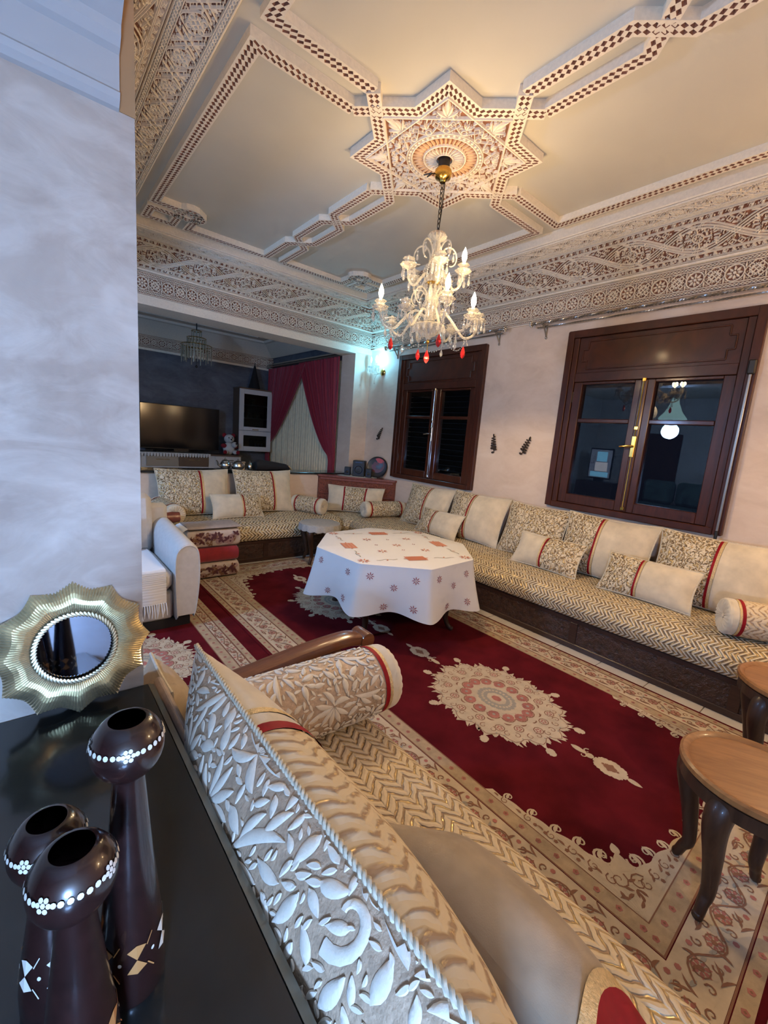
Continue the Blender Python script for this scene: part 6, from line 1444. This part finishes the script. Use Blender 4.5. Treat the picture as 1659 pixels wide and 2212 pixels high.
for k in range(26): m.poly if False else None; x = -0.78+k*0.045; m.add([(x, -0.024, 0.002), (x+0.045, -0.024, 0.002), (x+0.036, -0.0245, -0.05), (x+0.0225, -0.0245, -0.066), (x+0.009, -0.0245, -0.05)], [(0, 1, 2, 3, 4)])
m.box(-0.78, 0.39, -0.025, 0.10, 0.0, 0.003); m.build('lace_edge', 'doily', rn, smooth=False)
# plush bear
be = thing('plush_bear', 'white and red plush bear holding a small dog, beside the television', 'soft toy', (2.86, 7.88, 0.981))
m = MB()
m.ball((0, 0, 0.11), 0.11, 14, 10, (0.95, 0.85, 1.05)); m.ball((0, -0.01, 0.285), 0.085, 14, 10, (1.05, 0.95, 0.95)); m.ball((0.0, -0.085, 0.265), 0.038, 10, 8)
for s in (-1, 1): m.ball((s*0.085, -0.09, 0.05), 0.05, 10, 8, (0.9, 1.2, 0.8))
m.build('body', 'plush_white', be)
for s in (-1, 1):
    m = MB(); m.ball((s*0.08, 0.01, 0.345), 0.040, 10, 8, (1, 0.6, 1)); m.build('ear', 'plush_red', be); m = MB(); m.ball((s*0.105, -0.04, 0.16), 0.045, 10, 8, (1.2, 0.9, 0.9)); m.build('arm', 'plush_red', be); m = MB(); m.ball((s*0.115, -0.145, 0.05), 0.034, 10, 8, (1, 0.4, 1)); m.build('foot_pad', 'plush_red', be); m = MB(); m.ball((s*0.032, -0.085, 0.305), 0.011, 8, 6); m.build('eye', 'plush_black', be)
m = MB(); m.ball((0, -0.122, 0.275), 0.014, 8, 6); m.build('nose', 'plush_black', be)
m = MB(); m.ball((0.06, -0.115, 0.185), 0.052, 12, 8); m.ball((0.055, -0.155, 0.170), 0.026, 10, 8); pd = m.build('held_dog', 'plush_white', be); m = MB(); m.ball((0.075, -0.155, 0.205), 0.018, 8, 6); m.ball((0.115, -0.12, 0.185), 0.022, 8, 6, (0.6, 0.8, 1.3)); m.build('dog_patches', 'plush_black', pd)
# display cabinet
dcb = thing('display_cabinet', 'white wall cabinet with glass door and shelves', 'cabinet', (3.35, 8.2, 1.08))
hw_ = 0.31
for a, b_, c, d in ((-hw_, -hw_+0.02, 0, 1.10), (hw_-0.02, hw_, 0, 1.10)): mbox('side_panel', 'cabinet_brown', [(a, b_, -0.30, -0.003, c, d)], dcb)
mbox('back_panel', 'cabinet_beige', [(-hw_+0.02, hw_-0.02, -0.02, -0.003, 0, 1.10)], dcb); mbox('top_board', 'cabinet_brown', [(-hw_-0.01, hw_+0.01, -0.33, -0.003, 1.10, 1.125)], dcb, 0.003); mbox('bottom_board', 'cabinet_white', [(-hw_, hw_, -0.32, -0.003, -0.02, 0.0)], dcb, 0.003)
for z in (0.36, 0.58, 0.82): mbox('shelf', 'cabinet_white', [(-hw_+0.02, hw_-0.02, -0.28, -0.02, z, z+0.016)], dcb)
def door(z0, z1, nm):
    m = MB(); f = 0.085
    m.box(-hw_, -hw_+f, -0.325, -0.302, z0, z1, 0.003); m.box(hw_-f, hw_, -0.325, -0.302, z0, z1, 0.003); m.box(-hw_+f, hw_-f, -0.325, -0.302, z0, z0+f*0.8, 0.003); m.box(-hw_+f, hw_-f, -0.325, -0.302, z1-f, z1, 0.003); o = m.build(nm, 'cabinet_white', dcb, smooth=False)
    mbox('pane', 'cabinet_glass', [(-hw_+f-0.005, hw_-f+0.005, -0.315, -0.311, z0+f*0.8-0.005, z1-f+0.005)], o); return o
d1 = door(0.36, 1.10, 'door'); mbox('handle', 'brass', [(-0.06, 0.06, -0.335, -0.326, 0.375, 0.388)], d1, 0.003); door(0.0, 0.355, 'lower_door')
for k, x in enumerate((-0.17, -0.08, 0.0, 0.09, 0.17)):
    t = thing('drinking_glass', 'small glass on the middle shelf of the display cabinet, %s' % ('leftmost', 'second from the left', 'in the middle', 'second from the right', 'rightmost')[k], 'glass', (3.35+x, 8.02, 1.08+0.597), 0, 'glasses in the display cabinet'); m = MB(); m.lathe([(0.020, 0), (0.021, 0.004), (0.025, 0.09), (0.023, 0.09), (0.019, 0.008), (0.001, 0.007)], 16); m.build('glass_cup', 'crystal_clear', t)
t = thing('glass_bowl', 'glass bowl on the top shelf of the display cabinet', 'bowl', (3.32, 8.04, 1.917)); m = MB(); m.lathe([(0.03, 0), (0.035, 0.01), (0.015, 0.03), (0.05, 0.06), (0.09, 0.10), (0.086, 0.10), (0.045, 0.066), (0.001, 0.05)], 20); m.build('bowl_glass', 'crystal_clear', t)
t = thing('storage_box', 'dark patterned box behind the lower cabinet door', 'box', (3.45, 8.04, 1.081)); mbox('box_body', 'plate_black', [(-0.11, 0.11, -0.09, 0.09, 0, 0.19)], t, 0.004); [mbox('box_print', 'speaker_blue', [(x, x+0.04, -0.093, -0.0905, 0.05, 0.13)], t) for x in (-0.08, -0.02, 0.04)]
t = thing('black_cone', 'black cone ornament standing on the display cabinet', 'ornament', (3.38, 8.05, 2.2055)); m = MB(); m.lathe([(0.001, 0), (0.105, 0.0), (0.110, 0.01), (0.085, 0.10), (0.05, 0.25), (0.02, 0.40), (0.001, 0.46)], 24, rmod=flute(9, 0.04)); m.build('cone_body', 'black_cloth', t); m = MB(); m.ball((0, 0, 0.462), 0.012, 8, 6); m.build('cone_tip', 'black_cloth', t)
# unlit crystal lamp of the dark room
dl = thing('pendant_lamp', 'unlit tiered crystal pendant lamp in the dark room', 'pendant lamp', (2.02, 6.95, 3.12)); m = MB(); m.tube([(0, 0, 0), (0, 0, -0.30)], 0.008, 8); m.build('stem', 'iron', dl)
for k, (r, z) in enumerate(((0.07, -0.30), (0.13, -0.40), (0.21, -0.50), (0.15, -0.56))):
    m = MB(); m.tube([(r*math.cos(a), r*math.sin(a), z) for a in np.linspace(0, 2*PI, 28, endpoint=False)], 0.006, 6, closed=True); fr = m.build('tier_ring', 'brass', dl); m = MB(); n = int(r*150)
    for j in range(n): a = 2*PI*j/n; L = 0.10+(0.16 if k == 2 else 0.05)*(0.7+0.3*math.cos(j*2.4)); m.box(-0.007, 0.007, -0.002, 0.002, -L, 0, 0.001, Matrix.Translation((r*math.cos(a), r*math.sin(a), z)) @ Matrix.Rotation(a+PH, 4, 'Z'))
    tag(m.build('crystal_fringe', 'smoked_crystal', fr, smooth=False), kind='stuff')
m = MB(); m.ball((0, 0, -0.80), 0.018, 10, 8); m.tube([(0, 0, -0.56), (0, 0, -0.80)], 0.003, 6); m.build('bottom_drop', 'iron', dl)
# curtains on the right wall of the dark room
def drape(label, mat, y0, y1, z1, zbot, edge, X, amp, fold, name='curtain', nn=None):
    """edge(z)->(ya,yb) span of the cloth at height z"""
    t = thing(name, label, 'curtain', (X, (y0+y1)/2, zbot)); nz = 36; ny = nn or 120; zs = np.linspace(zbot, z1, nz); P = np.zeros((nz, ny, 3)); ref = np.linspace(0, 1, ny)
    for i, z in enumerate(zs):
        a, b = edge(z); y = a+(b-a)*ref; sag = 0.0; k = amp*(0.6+0.4*abs(b-a)/(y1-y0)); P[i, :, 1] = y-(y0+y1)/2; P[i, :, 0] = -k*np.sin(ref*fold*2*PI)-0.3*k*np.sin(ref*fold*4.7*PI+1); P[i, :, 2] = z-zbot
    m = MB(); m.grid(P); m.build('drape', mat, t, angle=180); return t
CX = 3.70; ya, yb = 5.70, 8.10
drape('cream pleated sheer curtain between the red drapes', 'curtain_sheer', ya, yb, 2.60, 0.05, lambda z: (ya, yb), CX+0.05, 0.012, 30, 'sheer_curtain', 300)
def eL(z):   # far drape (left in the picture): hangs from the middle, gathered at the far side
    t = np.clip((z-1.22)/1.40, 0, 1); return (8.08-1.38*t**0.75-0.08, 8.12) if z > 1.22 else (8.0-0.0-0.10*(1.22-z), 8.12)
def eR(z):
    t = np.clip((z-1.12)/1.50, 0, 1); return (5.64, 5.70+1.22*t**0.62) if z > 1.12 else (5.64, 5.80)
drape('red tied-back curtain at the far left of the sheer', 'curtain_red', 6.70, 8.12, 2.62, 0.05, eL, CX-0.02, 0.028, 13, 'red_curtain'); drape('red tied-back curtain at the right, next to the corner', 'curtain_red', 5.64, 6.92, 2.64, 0.05, eR, CX-0.02, 0.028, 13, 'red_curtain')
t = thing('curtain_pole', 'dark pole carrying the red curtains', 'curtain rod', (CX-0.02, 5.63, 2.66)); m = MB(); m.tube([(0, 0, 0), (0, 2.53, 0)], 0.016, 10); m.build('pole', 'rod_steel', t); m = MB(); m.tube([(0.0, 0.0, 0.04), (0.0, 2.53, 0.04)], 0.012, 8); m.build('rail', 'cabinet_beige', t)
m = MB(); m.ball((0, 2.55, 0), 0.03, 10, 8); m.build('pole_end', 'old_silver', t)
ho = MB(); ho.tube([(2.0-0.55, 8.195, 2.42), (2.0-0.55, 8.15, 2.41), (2.0-0.55, 8.14, 2.44)], 0.012, 8); h_ = ho.build('wall_hook', 'iron', None); tag(h_, 'small black hook on the dark wall above the television', 'hook')

# =================================================================== HALL AND LEFT SALON (lit by cool lamps, seen in panes and mirror)
hl = thing('table_lamp', 'cool white table lamp on the black top behind the camera', 'lamp', (-0.25, -0.45, SBZ))
m = MB(); m.lathe([(0.07, 0), (0.07, 0.012), (0.010, 0.02), (0.010, 0.10)], 20); m.build('pole', 'iron', hl); m = MB(); m.lathe([(0.10, 0.09), (0.08, 0.20)], 28); s_ = m.build('shade', 'shade_cool', hl)
point_light('table_lamp_light', (0.0, 0.0, 0.27), COOL, HALL_LAMP_W, 0.10, hl)
sl = thing('salon_chandelier', 'glowing pale crystal lamp of the adjoining salon', 'chandelier', (-1.25, 2.93, 3.0)); m = MB(); m.tube([(0, 0, 0), (0, 0, -0.35)], 0.01, 8); m.build('stem', 'iron', sl)
m = MB(); m.lathe([(0.05, -0.35), (0.07, -0.45), (0.13, -0.60), (0.22, -0.72), (0.20, -0.76), (0.10, -0.82), (0.03, -0.85)], 40, rmod=flute(20, 0.05)); m.build('crystal_body', 'crystal_cool', sl)
point_light('salon_light', (0, 0, -0.95), COOL, SALON_LAMP_W, 0.14, sl)
st_ = thing('salon_tv', 'small lit television on a dark stand in the adjoining salon', 'television', (-3.1, 4.9, 0.0)); mbox('stand', 'dark_wood', [(-0.25, 0.25, -0.45, 0.45, 0, 0.86)], st_, 0.006); st2 = mbox('set', 'tv_bezel', [(-0.03, 0.03, -0.28, 0.28, 0.93, 1.68)], st_, 0.006); mbox('neck', 'tv_bezel', [(-0.06, 0.06, -0.10, 0.10, 0.86, 0.935)], st_)
mbox('screen_picture', 'screen_dark', [(0.0305, 0.033, -0.26, 0.26, 0.96, 1.65)], st_); mbox('screen_picture', 'screen_blue', [(0.0335, 0.036, -0.15, 0.10, 1.36, 1.60)], st_); mbox('screen_picture', 'screen_pale', [(0.0335, 0.036, -0.18, 0.12, 1.12, 1.34)], st_); mbox('screen_picture', 'screen_blue', [(0.0335, 0.036, -0.22, 0.22, 0.98, 1.10)], st_)
gs = thing('green_sofa', 'green patterned sofa along the wall of the adjoining salon', 'sofa', (-3.75, 3.1, 0)); mbox('seat', 'green_fabric', [(-0.42, 0.42, -1.1, 1.1, 0.15, 0.45)], gs, 0.05, True); mbox('base', 'dark_wood', [(-0.40, 0.40, -1.1, 1.1, 0.0, 0.15)], gs)
for k in range(3): mbox('back_cushion', 'green_fabric', [(-0.42, -0.20, -1.08+0.73*k, -0.40+0.73*k, 0.46, 1.02)], gs, 0.07, True)
for k, (a, b_) in enumerate(((3.55, 4.45), (1.75, 2.6))):
    d_ = struct(mbox('door_%d' % (k+1), 'window_wood_v', [(-4.199, -4.14, a, b_, 0, 2.15)], None, 0.006)); [mbox('door_panel', 'window_wood_v', [(-4.14, -4.125, a+0.10, b_-0.10, z0, z1)], d_, 0.006) for z0, z1 in ((0.15, 0.95), (1.1, 2.0))]
